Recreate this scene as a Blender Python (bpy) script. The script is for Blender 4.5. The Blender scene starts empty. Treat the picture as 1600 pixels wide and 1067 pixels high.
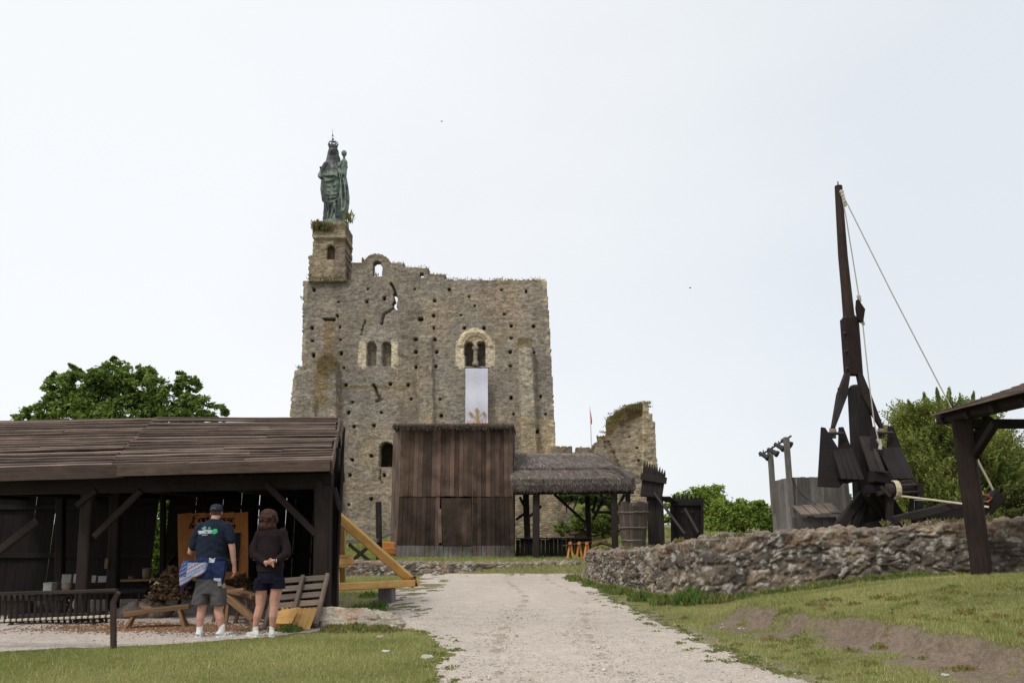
import bpy, math, random
import numpy as np
from mathutils import Vector, Matrix
random.seed(7); RNG = np.random.default_rng(11)
# ------------------------------------------------------------------ camera, world, sun
SC = bpy.context.scene
F = 1291.0; PITCH = math.radians(12.4); CZ = 1.6
cs, sn = math.cos(PITCH), math.sin(PITCH)
cam_d = bpy.data.cameras.new('camera'); cam = bpy.data.objects.new('camera', cam_d)
SC.collection.objects.link(cam); cam.location = (0, 0, CZ)
cam.rotation_euler = (math.pi/2 + PITCH, 0, 0)
cam_d.sensor_width = 36; cam_d.lens = 36*F/1600; cam_d.clip_end = 3000; cam_d.clip_start = 0.1
SC.camera = cam
SUN_EL, SUN_AZ = 52, 215      # azimuth clockwise from +Y
w = bpy.data.worlds.new('World'); SC.world = w; w.use_nodes = True
nt = w.node_tree; nt.nodes.clear()
out = nt.nodes.new('ShaderNodeOutputWorld'); bg = nt.nodes.new('ShaderNodeBackground')
bg2 = nt.nodes.new('ShaderNodeBackground'); mixw = nt.nodes.new('ShaderNodeMixShader')
sky = nt.nodes.new('ShaderNodeTexSky'); sky.sky_type = 'NISHITA'; sky.sun_disc = False
sky.sun_elevation = math.radians(SUN_EL); sky.sun_rotation = math.radians(SUN_AZ)
nt.links.new(sky.outputs[0], bg.inputs[0]); bg.inputs[1].default_value = 0.12
tc = nt.nodes.new('ShaderNodeTexCoord')
sep = nt.nodes.new('ShaderNodeSeparateXYZ'); nt.links.new(tc.outputs['Generated'], sep.inputs[0])
nz = nt.nodes.new('ShaderNodeTexNoise'); nz.inputs['Scale'].default_value = 1.7; nz.inputs['Detail'].default_value = 5
mp = nt.nodes.new('ShaderNodeMapping'); mp.inputs['Scale'].default_value = (1, 1, 2.2)
nt.links.new(tc.outputs['Generated'], mp.inputs[0]); nt.links.new(mp.outputs[0], nz.inputs['Vector'])
m1 = nt.nodes.new('ShaderNodeMath'); m1.operation = 'MULTIPLY_ADD'
nt.links.new(nz.outputs[0], m1.inputs[0]); m1.inputs[1].default_value = 0.75
nt.links.new(sep.outputs[0], m1.inputs[2])          # x + noise
rampw = nt.nodes.new('ShaderNodeValToRGB'); nt.links.new(m1.outputs[0], rampw.inputs[0])
e = rampw.color_ramp.elements
e[0].position = 0.14; e[0].color = (0.80, 0.815, 0.83, 1)
e[1].position = 0.86; e[1].color = (0.655, 0.69, 0.725, 1)
e2 = rampw.color_ramp.elements.new(0.42); e2.color = (0.755, 0.775, 0.80, 1)
nt.links.new(rampw.outputs[0], bg2.inputs[0]); bg2.inputs[1].default_value = 1.0
mixw.inputs[0].default_value = 0.93
nt.links.new(bg.outputs[0], mixw.inputs[1]); nt.links.new(bg2.outputs[0], mixw.inputs[2])
nt.links.new(mixw.outputs[0], out.inputs[0])
sl = bpy.data.lights.new('sun', 'SUN'); so = bpy.data.objects.new('sun', sl); SC.collection.objects.link(so)
sl.energy = 1.5; sl.angle = math.radians(11); sl.color = (1, 0.95, 0.87)
az, el = math.radians(SUN_AZ), math.radians(SUN_EL)
sdir = Vector((math.sin(az)*math.cos(el), math.cos(az)*math.cos(el), math.sin(el)))
so.rotation_euler = sdir.to_track_quat('Z', 'Y').to_euler(); so.location = sdir*60
SC.view_settings.view_transform = 'Standard'; SC.view_settings.look = 'None'
SC.view_settings.exposure = 0.30; SC.view_settings.gamma = 1
SC.cycles.max_bounces = 5; SC.cycles.diffuse_bounces = 3; SC.cycles.transparent_max_bounces = 6

# ------------------------------------------------------------------ helpers
def at(px, py, Y):
    u = (px-800)/F; v = (533.5-py)/F
    fw = cs - v*sn; up = sn + v*cs; k = Y/fw
    return Vector((u*k, Y, CZ + up*k))
def proj(X, Y, Z):
    dz = Z-CZ; w_ = Y*cs + dz*sn
    return 800 + F*X/w_, 533.5 - F*(-Y*sn + dz*cs)/w_
def ss(t):
    t = np.clip(t, 0, 1); return t*t*(3-2*t)
def _h(ix, iy, iz, seed):
    n = (ix.astype(np.int64)*374761393 + iy.astype(np.int64)*668265263 + iz.astype(np.int64)*2147483647 + seed*974634777) & 0xffffffff
    n = ((n ^ (n >> 13))*1274126177) & 0xffffffff
    n = ((n ^ (n >> 16))*2246822519) & 0xffffffff
    return ((n ^ (n >> 15)) & 0xffffff)/float(0xffffff)
def vn(x, y, z=None, seed=0):
    x = np.asarray(x, float); y = np.asarray(y, float); z = np.zeros_like(x) if z is None else np.asarray(z, float)+0*x
    ix, iy, iz = np.floor(x), np.floor(y), np.floor(z); fx, fy, fz = ss(x-ix), ss(y-iy), ss(z-iz)
    r = 0
    for a in (0, 1):
        for b in (0, 1):
            for c in (0, 1):
                r = r + _h(ix+a, iy+b, iz+c, seed)*(fx if a else 1-fx)*(fy if b else 1-fy)*(fz if c else 1-fz)
    return r
def fbm(x, y, z=None, seed=0, o=4):
    r = 0; a = .5; k = 1
    for i in range(o):
        r = r + a*vn(np.asarray(x)*k, np.asarray(y)*k, None if z is None else np.asarray(z)*k, seed+i); a *= .5; k *= 2.03
    return r/(1-.5**o)
def voro(x, y, seed=0, jit=.85):
    ix, iy = np.floor(x), np.floor(y); f1 = np.full(x.shape, 9.); f2 = f1.copy(); idv = np.zeros(x.shape)
    for a in (-1, 0, 1):
        for b in (-1, 0, 1):
            cx, cy = ix+a, iy+b; z0 = 0*cx
            jx = cx+.5+jit*(_h(cx, cy, z0, seed)-.5); jy = cy+.5+jit*(_h(cx, cy, z0, seed+1)-.5)
            d = np.hypot(x-jx, y-jy); h = _h(cx, cy, z0, seed+2)
            nearer = d < f1
            f2 = np.where(nearer, f1, np.minimum(f2, d)); idv = np.where(nearer, h, idv); f1 = np.where(nearer, d, f1)
    return f1, f2, idv
COL = SC.collection
def tag(o, label=None, cat=None, group=None, kind=None):
    if label: o['label'] = label
    if cat: o['category'] = cat
    if group: o['group'] = group
    if kind: o['kind'] = kind
    return o
def thing(name, label, cat, loc=(0, 0, 0), group=None):
    o = bpy.data.objects.new(name, None); COL.objects.link(o); o.location = loc
    o.empty_display_size = .2
    return tag(o, label, cat, group)
def link(name, me, mat, parent=None, smooth=False):
    o = bpy.data.objects.new(name, me); COL.objects.link(o)
    if mat: me.materials.append(mat)
    if smooth: me.polygons.foreach_set('use_smooth', np.ones(len(me.polygons), bool))
    if parent is not None:
        o.parent = parent; o.location = Vector((0, 0, 0)) - parent.location if parent.type == 'EMPTY' else (0, 0, 0)
    return o
def np_mesh(name, V, faces, tint=None, uv=None):
    """V (n,3); faces (m,k) array; tint (n,3)"""
    me = bpy.data.meshes.new(name); n = len(V); m, k = faces.shape
    me.vertices.add(n); me.vertices.foreach_set('co', np.ascontiguousarray(V, dtype=np.float32).ravel())
    me.loops.add(m*k); me.loops.foreach_set('vertex_index', faces.astype(np.int32).ravel())
    me.polygons.add(m); me.polygons.foreach_set('loop_start', np.arange(0, m*k, k, dtype=np.int32))
    me.polygons.foreach_set('loop_total', np.full(m, k, dtype=np.int32))
    me.update(calc_edges=True)
    if tint is not None:
        a = me.color_attributes.new('tint', 'FLOAT_COLOR', 'POINT')
        c = np.ones((n, 4), np.float32); c[:, :3] = tint; a.data.foreach_set('color', c.ravel())
    return me
class MB:
    def __init__(s): s.v = []; s.f = []; s.t = []; s.uv = []
    def add(s, vs, fs, tint=(1, 1, 1), uvs=None):
        b = len(s.v); s.v += [tuple(p) for p in vs]
        if isinstance(tint, (int, float)): tint = (tint,)*3
        s.t += [tint]*len(vs)
        for i, f in enumerate(fs):
            s.f.append(tuple(b+j for j in f))
            s.uv += (uvs[i] if uvs else [(vs[j][0]+vs[j][1], vs[j][2]) for j in f])
    def beam(s, p, q, w_, h_=None, tint=1., up=None, seg=1, wob=0., cham=.12, w2=None, h2=None):
        p, q = Vector(p), Vector(q); h_ = w_ if h_ is None else h_
        w2 = w_ if w2 is None else w2; h2 = h_ if h2 is None else h2
        d = (q-p); L = d.length; d.normalize()
        up = Vector(up) if up is not None else (Vector((0, 1, 0)) if abs(d.z) > .7 else Vector((0, 0, 1)))
        r = d.cross(up).normalized(); u = r.cross(d).normalized()
        c = min(w_, h_)*cham; seg = max(1, seg); n = 8
        o = random.random()*50; o2 = random.random()*50
        vs = []; per = []
        for k in range(seg+1):
            t = k/seg; ww = w_+(w2-w_)*t; hh = h_+(h2-h_)*t; a, b = ww/2, hh/2
            off = r*(random.uniform(-1, 1)*wob) + u*(random.uniform(-1, 1)*wob) if 0 < k < seg or wob > 0 else Vector()
            ring = [(a, b-c), (a-c, b), (-a+c, b), (-a, b-c), (-a, -b+c), (-a+c, -b), (a-c, -b), (a, -b+c)]
            for (x, y) in ring: vs.append(p + d*(L*t) + off + r*x + u*y)
        per = [0]
        rr = [(a, b-c), (a-c, b), (-a+c, b), (-a, b-c), (-a, -b+c), (-a+c, -b), (a-c, -b), (a, -b+c), (a, b-c)]
        for i in range(8): per.append(per[-1]+math.hypot(rr[i+1][0]-rr[i][0], rr[i+1][1]-rr[i][1]))
        fs = []; uv = []
        for k in range(seg):
            for i in range(n):
                j = (i+1) % n
                fs.append((k*n+i, k*n+j, (k+1)*n+j, (k+1)*n+i))
                uv.append([(o+L*k/seg, o2+per[i]), (o+L*k/seg, o2+per[i+1]), (o+L*(k+1)/seg, o2+per[i+1]), (o+L*(k+1)/seg, o2+per[i])])
        fs.append(tuple(range(n))[::-1]); uv.append([(o+x*.2, o2+y) for x, y in [rr[i] for i in range(n)][::-1]])
        fs.append(tuple(seg*n+i for i in range(n))); uv.append([(o+x*.2, o2+y) for x, y in [rr[i] for i in range(n)]])
        s.add(vs, fs, tint, uv)
    def tube(s, pts, r, n=8, tint=1., cap=True):
        pts = [Vector(p) for p in pts]; rs = r if isinstance(r, (list, tuple)) else [r]*len(pts)
        vs = []; fs = []; uv = []; L = 0; prev = None; o = random.random()*30
        Ls = [0]
        for i in range(1, len(pts)): Ls.append(Ls[-1]+(pts[i]-pts[i-1]).length)
        for i, p in enumerate(pts):
            d = (pts[min(i+1, len(pts)-1)]-pts[max(i-1, 0)]).normalized()
            if prev is None: a = d.orthogonal().normalized()
            else: a = (prev - d*prev.dot(d)).normalized()
            prev = a; b = d.cross(a)
            for k in range(n):
                t = 2*math.pi*k/n; vs.append(p + (a*math.cos(t)+b*math.sin(t))*rs[i])
        for i in range(len(pts)-1):
            for k in range(n):
                j = (k+1) % n; fs.append((i*n+k, i*n+j, (i+1)*n+j, (i+1)*n+k))
                c = 2*math.pi*rs[i]/n
                uv.append([(o+Ls[i], c*k), (o+Ls[i], c*(k+1)), (o+Ls[i+1], c*(k+1)), (o+Ls[i+1], c*k)])
        if cap:
            fs.append(tuple(range(n))[::-1]); uv.append([(o, 0)]*n)
            fs.append(tuple((len(pts)-1)*n+k for k in range(n))); uv.append([(o, 0)]*n)
        s.add(vs, fs, tint, uv)
    def ell(s, c, rx, ry=None, rz=None, n=12, m=8, tint=1., rot=None):
        ry = rx if ry is None else ry; rz = rx if rz is None else rz; c = Vector(c)
        vs = [c+Vector((0, 0, -rz)) if rot is None else c+rot@Vector((0, 0, -rz))]; fs = []
        for i in range(1, m):
            ph = -math.pi/2+math.pi*i/m
            for k in range(n):
                t = 2*math.pi*k/n; p = Vector((rx*math.cos(ph)*math.cos(t), ry*math.cos(ph)*math.sin(t), rz*math.sin(ph)))
                vs.append(c+(rot@p if rot is not None else p))
        p = Vector((0, 0, rz)); vs.append(c+(rot@p if rot is not None else p))
        for k in range(n):
            j = (k+1) % n; fs.append((0, 1+j, 1+k)); fs.append((len(vs)-1, 1+(m-2)*n+k, 1+(m-2)*n+j))
            for i in range(m-2): fs.append((1+i*n+k, 1+i*n+j, 1+(i+1)*n+j, 1+(i+1)*n+k))
        s.add(vs, fs, tint)
    def limb(s, pts, n=10):
        """tapered capsules, pts = [(p, r), ...]"""
        for (p, r) in pts: s.ell(p, r, n=n, m=8)
        for (p, r), (q, r2) in zip(pts, pts[1:]): s.tube([p, q], [r, r2], n=n)
    def loft(s, secs, n=24, mod=None, tint=1.):
        """secs = [(cx, cy, z, rx, ry)] bottom to top"""
        vs = []; fs = []
        for i, (cx, cy, z, rx, ry) in enumerate(secs):
            for k in range(n):
                t = 2*math.pi*k/n; m_ = mod(t, z) if mod else 1
                vs.append((cx+rx*m_*math.cos(t), cy+ry*m_*math.sin(t), z))
        for i in range(len(secs)-1):
            for k in range(n):
                j = (k+1) % n; fs.append((i*n+k, i*n+j, (i+1)*n+j, (i+1)*n+k))
        fs.append(tuple(range(n))[::-1]); fs.append(tuple((len(secs)-1)*n+k for k in range(n)))
        s.add(vs, fs, tint)
    def mesh(s, name):
        me = bpy.data.meshes.new(name); me.from_pydata(s.v, [], s.f); me.update()
        a = me.color_attributes.new('tint', 'FLOAT_COLOR', 'POINT')
        c = np.ones((len(s.v), 4), np.float32); c[:, :3] = np.array(s.t); a.data.foreach_set('color', c.ravel())
        ul = me.uv_layers.new(name='UVMap'); ul.data.foreach_set('uv', np.array(s.uv, np.float32).ravel())
        return me
    def build(s, name, mat, parent=None, smooth=False): return link(name, s.mesh(name), mat, parent, smooth)
    def remesh(s, name, mat, parent, voxel, it=4, tintf=None, noise=None):
        me = bpy.data.meshes.new('tmp'); me.from_pydata(s.v, [], s.f); me.update()
        t = bpy.data.objects.new('tmp', me); COL.objects.link(t)
        m = t.modifiers.new('r', 'REMESH'); m.mode = 'VOXEL'; m.voxel_size = voxel
        if it: k = t.modifiers.new('s', 'SMOOTH'); k.factor = .5; k.iterations = it
        dg = bpy.context.evaluated_depsgraph_get(); dg.update()
        nm = bpy.data.meshes.new_from_object(t.evaluated_get(dg)); nm.name = name
        bpy.data.objects.remove(t); bpy.data.meshes.remove(me)
        n = len(nm.vertices); co = np.empty(n*3, np.float32); nm.vertices.foreach_get('co', co); co = co.reshape(-1, 3)
        c = np.ones((n, 4), np.float32)
        if tintf is not None: c[:, :3] = tintf(co)
        a = nm.color_attributes.new('tint', 'FLOAT_COLOR', 'POINT'); a.data.foreach_set('color', c.ravel())
        if noise is not None:
            no = np.empty(n*3, np.float32); nm.vertices.foreach_get('normal', no); no = no.reshape(-1, 3)
            co = co + no*noise(co)[:, None]; nm.vertices.foreach_set('co', co.astype(np.float32).ravel()); nm.update()
        nm.materials.clear()
        return link(name, nm, mat, parent, True)
def tj(base=1., var=.15, hue=.04):
    b = base*random.uniform(1-var, 1+var); h = random.uniform(-hue, hue)
    return (b*(1+h), b, b*(1-h))
def copy_tree(o, parent=None):
    c = o.copy(); COL.objects.link(c)
    if parent is not None: c.parent = parent
    for ch in list(o.children): copy_tree(ch, c)
    return c

# ------------------------------------------------------------------ materials
class NM:
    def __init__(s, name, rough=.85, spec=.25):
        s.m = bpy.data.materials.new(name); s.m.use_nodes = True; s.t = s.m.node_tree
        s.b = s.t.nodes['Principled BSDF']; s.b.inputs['Roughness'].default_value = rough
        s.b.inputs['Specular IOR Level'].default_value = spec
    def n(s, ty, **kw):
        x = s.t.nodes.new(ty)
        for k, v in kw.items():
            if hasattr(x, k): setattr(x, k, v)
        return x
    def l(s, a, b): s.t.links.new(a, b)
    def noise(s, vec, scale, detail=4, rough=.6):
        x = s.n('ShaderNodeTexNoise'); x.inputs['Scale'].default_value = scale; x.inputs['Detail'].default_value = detail
        x.inputs['Roughness'].default_value = rough; s.l(vec, x.inputs['Vector']); return x.outputs[0]
    def map(s, vec, scale):
        x = s.n('ShaderNodeMapping'); x.inputs['Scale'].default_value = scale; s.l(vec, x.inputs[0]); return x.outputs[0]
    def ramp(s, fac, stops):
        x = s.n('ShaderNodeValToRGB'); s.l(fac, x.inputs[0]); el = x.color_ramp.elements
        while len(el) < len(stops): el.new(.5)
        for i, (p, c) in enumerate(stops):
            el[i].position = p; el[i].color = (*(c if isinstance(c, tuple) else (c, c, c)), 1)
        return x.outputs[0]
    def mix(s, a, b, fac=1., mode='MULTIPLY'):
        x = s.n('ShaderNodeMix'); x.data_type = 'RGBA'; x.blend_type = mode
        for v, i in ((fac, 0), (a, 6), (b, 7)):
            if isinstance(v, (int, float)): x.inputs[i].default_value = v
            elif isinstance(v, tuple): x.inputs[i].default_value = (*v, 1)
            else: s.l(v, x.inputs[i])
        return x.outputs[2]
    def tint(s):
        x = s.n('ShaderNodeAttribute'); x.attribute_name = 'tint'; return x.outputs[0]
    def bump(s, h, strength=.5, dist=.02):
        x = s.n('ShaderNodeBump'); x.inputs['Strength'].default_value = strength; x.inputs['Distance'].default_value = dist
        s.l(h, x.inputs['Height']); s.l(x.outputs[0], s.b.inputs['Normal'])
    def col(s, c):
        if isinstance(c, tuple): s.b.inputs['Base Color'].default_value = (*c, 1)
        else: s.l(c, s.b.inputs['Base Color'])
def wood(name, col, rough=.8, streak=(.55, 1.25), spec=.2, patch=(.75, 1.2)):
    k = NM(name, rough, spec); uv = k.n('ShaderNodeUVMap').outputs[0]; tcn = k.n('ShaderNodeTexCoord').outputs['Object']
    st = k.noise(k.map(uv, (1.6, 26, 1)), 1.0, 6, .7)
    fine = k.noise(k.map(uv, (6, 140, 1)), 1.0, 3, .6)
    big = k.noise(tcn, 1.1, 4, .6)
    c = k.mix(k.tint(), col); c = k.mix(c, k.ramp(st, [(.3, streak[0]), (.72, streak[1])]))
    c = k.mix(c, k.ramp(fine, [(.3, .8), (.7, 1.15)])); c = k.mix(c, k.ramp(big, [(.35, patch[0]), (.65, patch[1])]))
    k.col(c); k.bump(k.mix(st, fine, .5, 'MIX'), .6, .012); return k.m
def flat(name, col, rough=.7, spec=.2, metal=0, nsc=8., nv=(.85, 1.15), bump=.15, bd=.01):
    k = NM(name, rough, spec); tcn = k.n('ShaderNodeTexCoord').outputs['Object']; k.b.inputs['Metallic'].default_value = metal
    nn = k.noise(tcn, nsc, 5, .65)
    k.col(k.mix(k.mix(k.tint(), col), k.ramp(nn, [(.3, nv[0]), (.7, nv[1])]))); k.bump(nn, bump, bd); return k.m
def masonry(name, sx=3.0, sz=6.0, rng=(.66, 1.34), mortar=.85, base=(.292, .254, .205)):
    k = NM(name, .95, .1); tcn = k.n('ShaderNodeTexCoord').outputs['Object']
    dist = k.n('ShaderNodeTexNoise'); dist.inputs['Scale'].default_value = 1.3; dist.inputs['Detail'].default_value = 3; k.l(tcn, dist.inputs['Vector'])
    sc = k.n('ShaderNodeVectorMath'); sc.operation = 'MULTIPLY_ADD'; k.l(dist.outputs[1], sc.inputs[0]); sc.inputs[1].default_value = (.35, .35, .28); k.l(tcn, sc.inputs[2])
    mv = k.map(sc.outputs[0], (sx, sx, sz))
    v1 = k.n('ShaderNodeTexVoronoi'); v1.inputs['Scale'].default_value = 1; v1.inputs['Randomness'].default_value = .8; k.l(mv, v1.inputs['Vector'])
    v2 = k.n('ShaderNodeTexVoronoi'); v2.feature = 'DISTANCE_TO_EDGE'; v2.inputs['Scale'].default_value = 1; v2.inputs['Randomness'].default_value = .8; k.l(mv, v2.inputs['Vector'])
    sepc = k.n('ShaderNodeSeparateColor'); k.l(v1.outputs['Color'], sepc.inputs[0])
    br = k.ramp(sepc.outputs[0], [(0, rng[0]), (.5, 1.), (1, rng[1])])
    hue = k.ramp(sepc.outputs[1], [(0, (1.09, .99, .88)), (.5, (1, 1, 1)), (1, (.96, 1.0, 1.05))])
    c = k.mix(k.mix(k.tint(), base), br); c = k.mix(c, hue)
    edge = k.ramp(v2.outputs['Distance'], [(0, .8), (.10, 0.)])
    c = k.mix(c, k.mix(k.tint(), (base[0]*mortar*1.0, base[1]*mortar*1.02, base[2]*mortar*1.08)), edge, 'MIX')
    big = k.noise(tcn, .35, 6, .65); c = k.mix(c, k.ramp(big, [(.3, (.78, .77, .76)), (.5, (1, 1, 1)), (.7, (1.2, 1.17, 1.08))]))
    mid = k.noise(k.map(tcn, (1, 1, .5)), 2.2, 5, .7); c = k.mix(c, k.ramp(mid, [(.32, .72), (.6, 1.12)]))
    k.col(c)
    hh = k.mix(k.ramp(v2.outputs['Distance'], [(0, 0.), (.25, 1.)]), k.noise(tcn, 9, 4, .7), .5, 'MIX')
    k.bump(hh, .8, .05); return k.m
def leafmat(name, col, tr=.35):
    k = NM(name, .6, .25); c = k.mix(k.tint(), col); k.col(c)
    t = k.n('ShaderNodeBsdfTranslucent'); k.l(k.mix(c, (1.1, 1.3, .5)), t.inputs[0])
    mx = k.n('ShaderNodeMixShader'); mx.inputs[0].default_value = tr; k.l(k.b.outputs[0], mx.inputs[1]); k.l(t.outputs[0], mx.inputs[2])
    k.l(mx.outputs[0], k.t.nodes['Material Output'].inputs[0]); return k.m
M = {}
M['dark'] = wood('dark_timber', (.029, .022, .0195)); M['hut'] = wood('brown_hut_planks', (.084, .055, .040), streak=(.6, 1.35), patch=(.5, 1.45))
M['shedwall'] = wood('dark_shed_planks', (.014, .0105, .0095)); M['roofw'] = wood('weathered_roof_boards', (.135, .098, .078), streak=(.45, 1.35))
M['treb'] = wood('trebuchet_timber', (.024, .0195, .0185), streak=(.6, 1.3)); M['grey'] = wood('grey_weathered_boards', (.17, .155, .145))
M['pine'] = wood('new_yellow_pine', (.62, .365, .115), .6, (.8, 1.15)); M['pallet'] = wood('pallet_wood', (.16, .125, .10))
M['orange'] = wood('orange_stained_wood', (.50, .20, .055), .6, (.75, 1.15)); M['rust'] = wood('brown_bench_wood', (.20, .115, .06), .7)
M['keep'] = masonry('rubble_masonry', 4.6, 10.); M['ashlar'] = masonry('weathered_stone_masonry', 3.4, 6.4)
M['bronze'] = flat('verdigris_bronze', (.098, .112, .106), .6, .4, .25, 1.6, (.45, 1.5), .3, .05)
M['rope'] = flat('pale_rope', (.45, .42, .36), .9); M['metal'] = flat('dark_iron', (.03, .028, .027), .55, .4)
M['white'] = flat('white_cloth', (.62, .62, .72), .9, .05, 0, 3, (.94, 1.04)); M['gold'] = flat('gold_print', (.42, .30, .09), .7)
M['redc'] = flat('red_cloth', (.45, .05, .03), .8); M['tint'] = flat('coloured_fabric', (1, 1, 1), .9, .1, 0, 25, (.8, 1.15), .3)
M['skin'] = flat('skin', (.50, .27, .20), .55, .3, 0, 12, (.9, 1.08), .05); M['hairm'] = flat('dark_curly_hair', (.035, .018, .012), .7, .3, 0, 45, (.3, 1.8), .8, .02)
M['plain'] = flat('painted_surface', (1, 1, 1), .75, .2, 0, 6, (.85, 1.1)); M['wickr'] = wood('thin_brown_slats', (.125, .10, .085))
M['whites'] = flat('white_leather_shoe', (.62, .62, .60), .6, .3)
# ------------------------------------------------------------------ terrain
EY = [0, 9, 11.3, 15.5, 26, 60]; EX = [3.1, 2.9, 2.65, 2.3, 2.05, 2.05]
WL = [(2.30, 27.6), (2.7, 24.0), (3.2, 20.0), (3.68, 17.3), (6.0, 16.7), (9.3, 16.1), (16., 15.2)]
def wall_side(x, y):
    """signed distance to the retaining wall line, positive behind (towards +x,+y)"""
    best = np.full(np.shape(x), 1e9); sg = np.zeros(np.shape(x))
    P = [(2.30, 60.)] + WL + [(60., 12.)]
    for (ax, ay), (bx, by) in zip(P, P[1:]):
        dx, dy = bx-ax, by-ay; L2 = dx*dx+dy*dy
        t = np.clip(((x-ax)*dx+(y-ay)*dy)/L2, 0, 1); qx, qy = ax+t*dx, ay+t*dy
        d = np.hypot(x-qx, y-qy); s = np.sign(dx*(y-ay)-dy*(x-ax))
        m = d < best; best = np.where(m, d, best); sg = np.where(m, s, sg)
    return best*sg
def scarp(x, y):
    # erosion line from (3.6,14) to (5.2,8.9); returns signed distance (positive uphill, +x)
    ax, ay, bx, by = 3.7, 14.2, 5.1, 8.9
    L = math.hypot(bx-ax, by-ay); dx, dy = (bx-ax)/L, (by-ay)/L
    s = (x-ax)*dx+(y-ay)*dy; d = -((x-ax)*dy - (y-ay)*dx)
    d = d + .55*(fbm(s*.9+7, s*0+.3, seed=5)-.5) + .25*(vn(s*4, 0*s, seed=6)-.5)
    return d, s
def soilmask(x, y):
    d, s = scarp(x, y)
    m = ss((d+.95)/.5)*ss((.12-d)/.16)*ss((s+.6)/1.2)
    n = fbm(x*2.3, y*2.3, seed=21)
    m2 = m*ss((n-.34)/.14)
    # second bare streak further along the slope
    g = np.exp(-(((x-4.2)/1.1)**2+((y-14.6)/.5)**2))*ss((fbm(x*2, y*2, seed=9)-.45)/.15)
    return np.clip(np.maximum(m2, .8*g), 0, 1)
def H(x, y):
    x = np.asarray(x, float); y = np.asarray(y, float)
    d = x-np.interp(y, EY, EX)
    sd = wall_side(x, y)
    z = -.10*ss((y-15)/10)
    bank = .64*ss((d+.1)/6.)
    sc_, s_ = scarp(x, y)
    st = .24*ss((sc_+.20)/.26)*ss((s_+1)/1.5)
    bank = bank + (st - .12*ss((d-1)/3)) * ss((16-y)/2.) * (y < 17)
    front = z + np.where(d > 0, np.maximum(bank, 0), 0)*ss((27-y)/6)
    back = .25+.65*ss((x-3.2)/4.)
    z = np.where((y > 15) | (x > 6), front + (back-front)*ss((sd+.02)/.25), front)
    up = .34*ss((y-27.9)/.5)                      # terrace behind the low wall
    z = np.where(x < 2.4, z+up, np.maximum(z, z))
    # ditch beside the shed
    z = z - .38*np.exp(-(((x+3.6)/.75)**2+((y-17.6)/2.2)**2))
    # left lawn slightly crowned
    z = z + .10*np.exp(-(((x+3.6)/2.4)**2+((y-10.2)/1.3)**2))
    z = z + .16*ss((y-40)/20) + 2.3*ss((y-44)/11)*ss((x-2.5)/2.5)*ss((9.5-x)/3.5)
    z = z + (fbm(x*.9, y*.9, seed=3)-.5)*.05 + (fbm(x*5, y*5, seed=4)-.5)*.018
    far = ss((np.hypot(x, y)-110)/120); z = z*(1-far) + .4*far
    return z
def leftgreen(x, y):
    """1 where lawn lies left of the path"""
    n = (fbm(x*1.3, y*1.3, seed=31)-.5)*.5 + (fbm(x*5, y*5, seed=33)-.5)*.35
    right = np.interp(y, [6, 9, 12.2, 13.2, 13.9, 14.6], [-.6, -.72, -.95, -1.35, -1.9, -3.0])
    top = np.interp(x, [-12, -8.2, -6.2, -4.6, -3.4, -2.6, -1.5], [10.6, 10.75, 11.05, 11.5, 12.6, 13.6, 13.4])
    return (x + n < right) & (y + n*.7 < top)
def patches(x, y):
    # thin grass on the gravel left of the path, further up
    g = np.exp(-(((x+2.75+.03*(y-18))/1.0)**2)) * ss((y-13.8)/1.5)*ss((28.5-y)/2)
    return g*ss((fbm(x*2.6, y*2.2, seed=41)-.43)/.15)
def is_path(x, y):
    n = (fbm(x*1.1, y*1.1, seed=51)-.5)*.32 + (fbm(x*5.5, y*5.5, seed=52)-.5)*.30
    r = np.interp(y, EY, EX)
    ok = (x + n < r) & (y < 28.05 + n*.3) & ~leftgreen(x, y)
    ok &= ~((x < -2.95 - .0*(y)) & (y > 15.2) & (x > -4.4))          # ditch
    ok &= ~((x < np.interp(y, [20, 27], [-3.3, -3.0])) & (y > 19))
    ok &= (patches(x, y) < .35 + .5*(fbm(x*9, y*9, seed=43)-.5))
    return ok
def axis(lo, hi, step, far_lo, far_hi, g=1.13):
    a = list(np.arange(lo, hi, step)); s = step; p = a[-1]
    while p < far_hi: s = min(s*g, 60); p += s; a.append(p)
    s = step; p = lo; b = []
    while p > far_lo: s = min(s*g, 60); p -= s; b.append(p)
    return np.array(b[::-1]+a)
xs = axis(-9.5, 9.5, .10, -900, 900); ys = axis(8., 29.5, .10, -60, 1200)
GX, GY = np.meshgrid(xs, ys); GZ = H(GX, GY)
nx, ny = len(xs), len(ys)
idx = np.arange(nx*ny).reshape(ny, nx)
faces = np.stack([idx[:-1, :-1], idx[:-1, 1:], idx[1:, 1:], idx[1:, :-1]], -1).reshape(-1, 4)
gcol = np.zeros((ny, nx, 3)); n1 = fbm(GX*1.2, GY*1.2, seed=61)[..., None]
gcol[:] = np.array([.15, .15, .062])*(1-n1) + np.array([.23, .21, .10])*n1
sm = soilmask(GX, GY)[..., None]
soilc = np.array([.225, .172, .13])*(.8+.4*fbm(GX*3, GY*3, seed=63)[..., None])
gcol = gcol*(1-sm)+soilc*sm
pm = is_path(GX, GY)[..., None]; grav = np.array([.42, .355, .295])
edge = (GX < np.interp(GY, EY, EX)+.35)[..., None] & (GY < 28)[..., None] & (GX > -9.5)[..., None] & ~leftgreen(GX, GY)[..., None]
gcol = np.where(edge, gcol*.45+grav*.55*.7, gcol); gcol = np.where(pm, grav, gcol)
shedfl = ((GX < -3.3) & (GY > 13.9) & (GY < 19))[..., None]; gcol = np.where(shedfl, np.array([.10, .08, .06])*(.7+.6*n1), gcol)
V = np.stack([GX, GY, GZ], -1).reshape(-1, 3)
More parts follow.
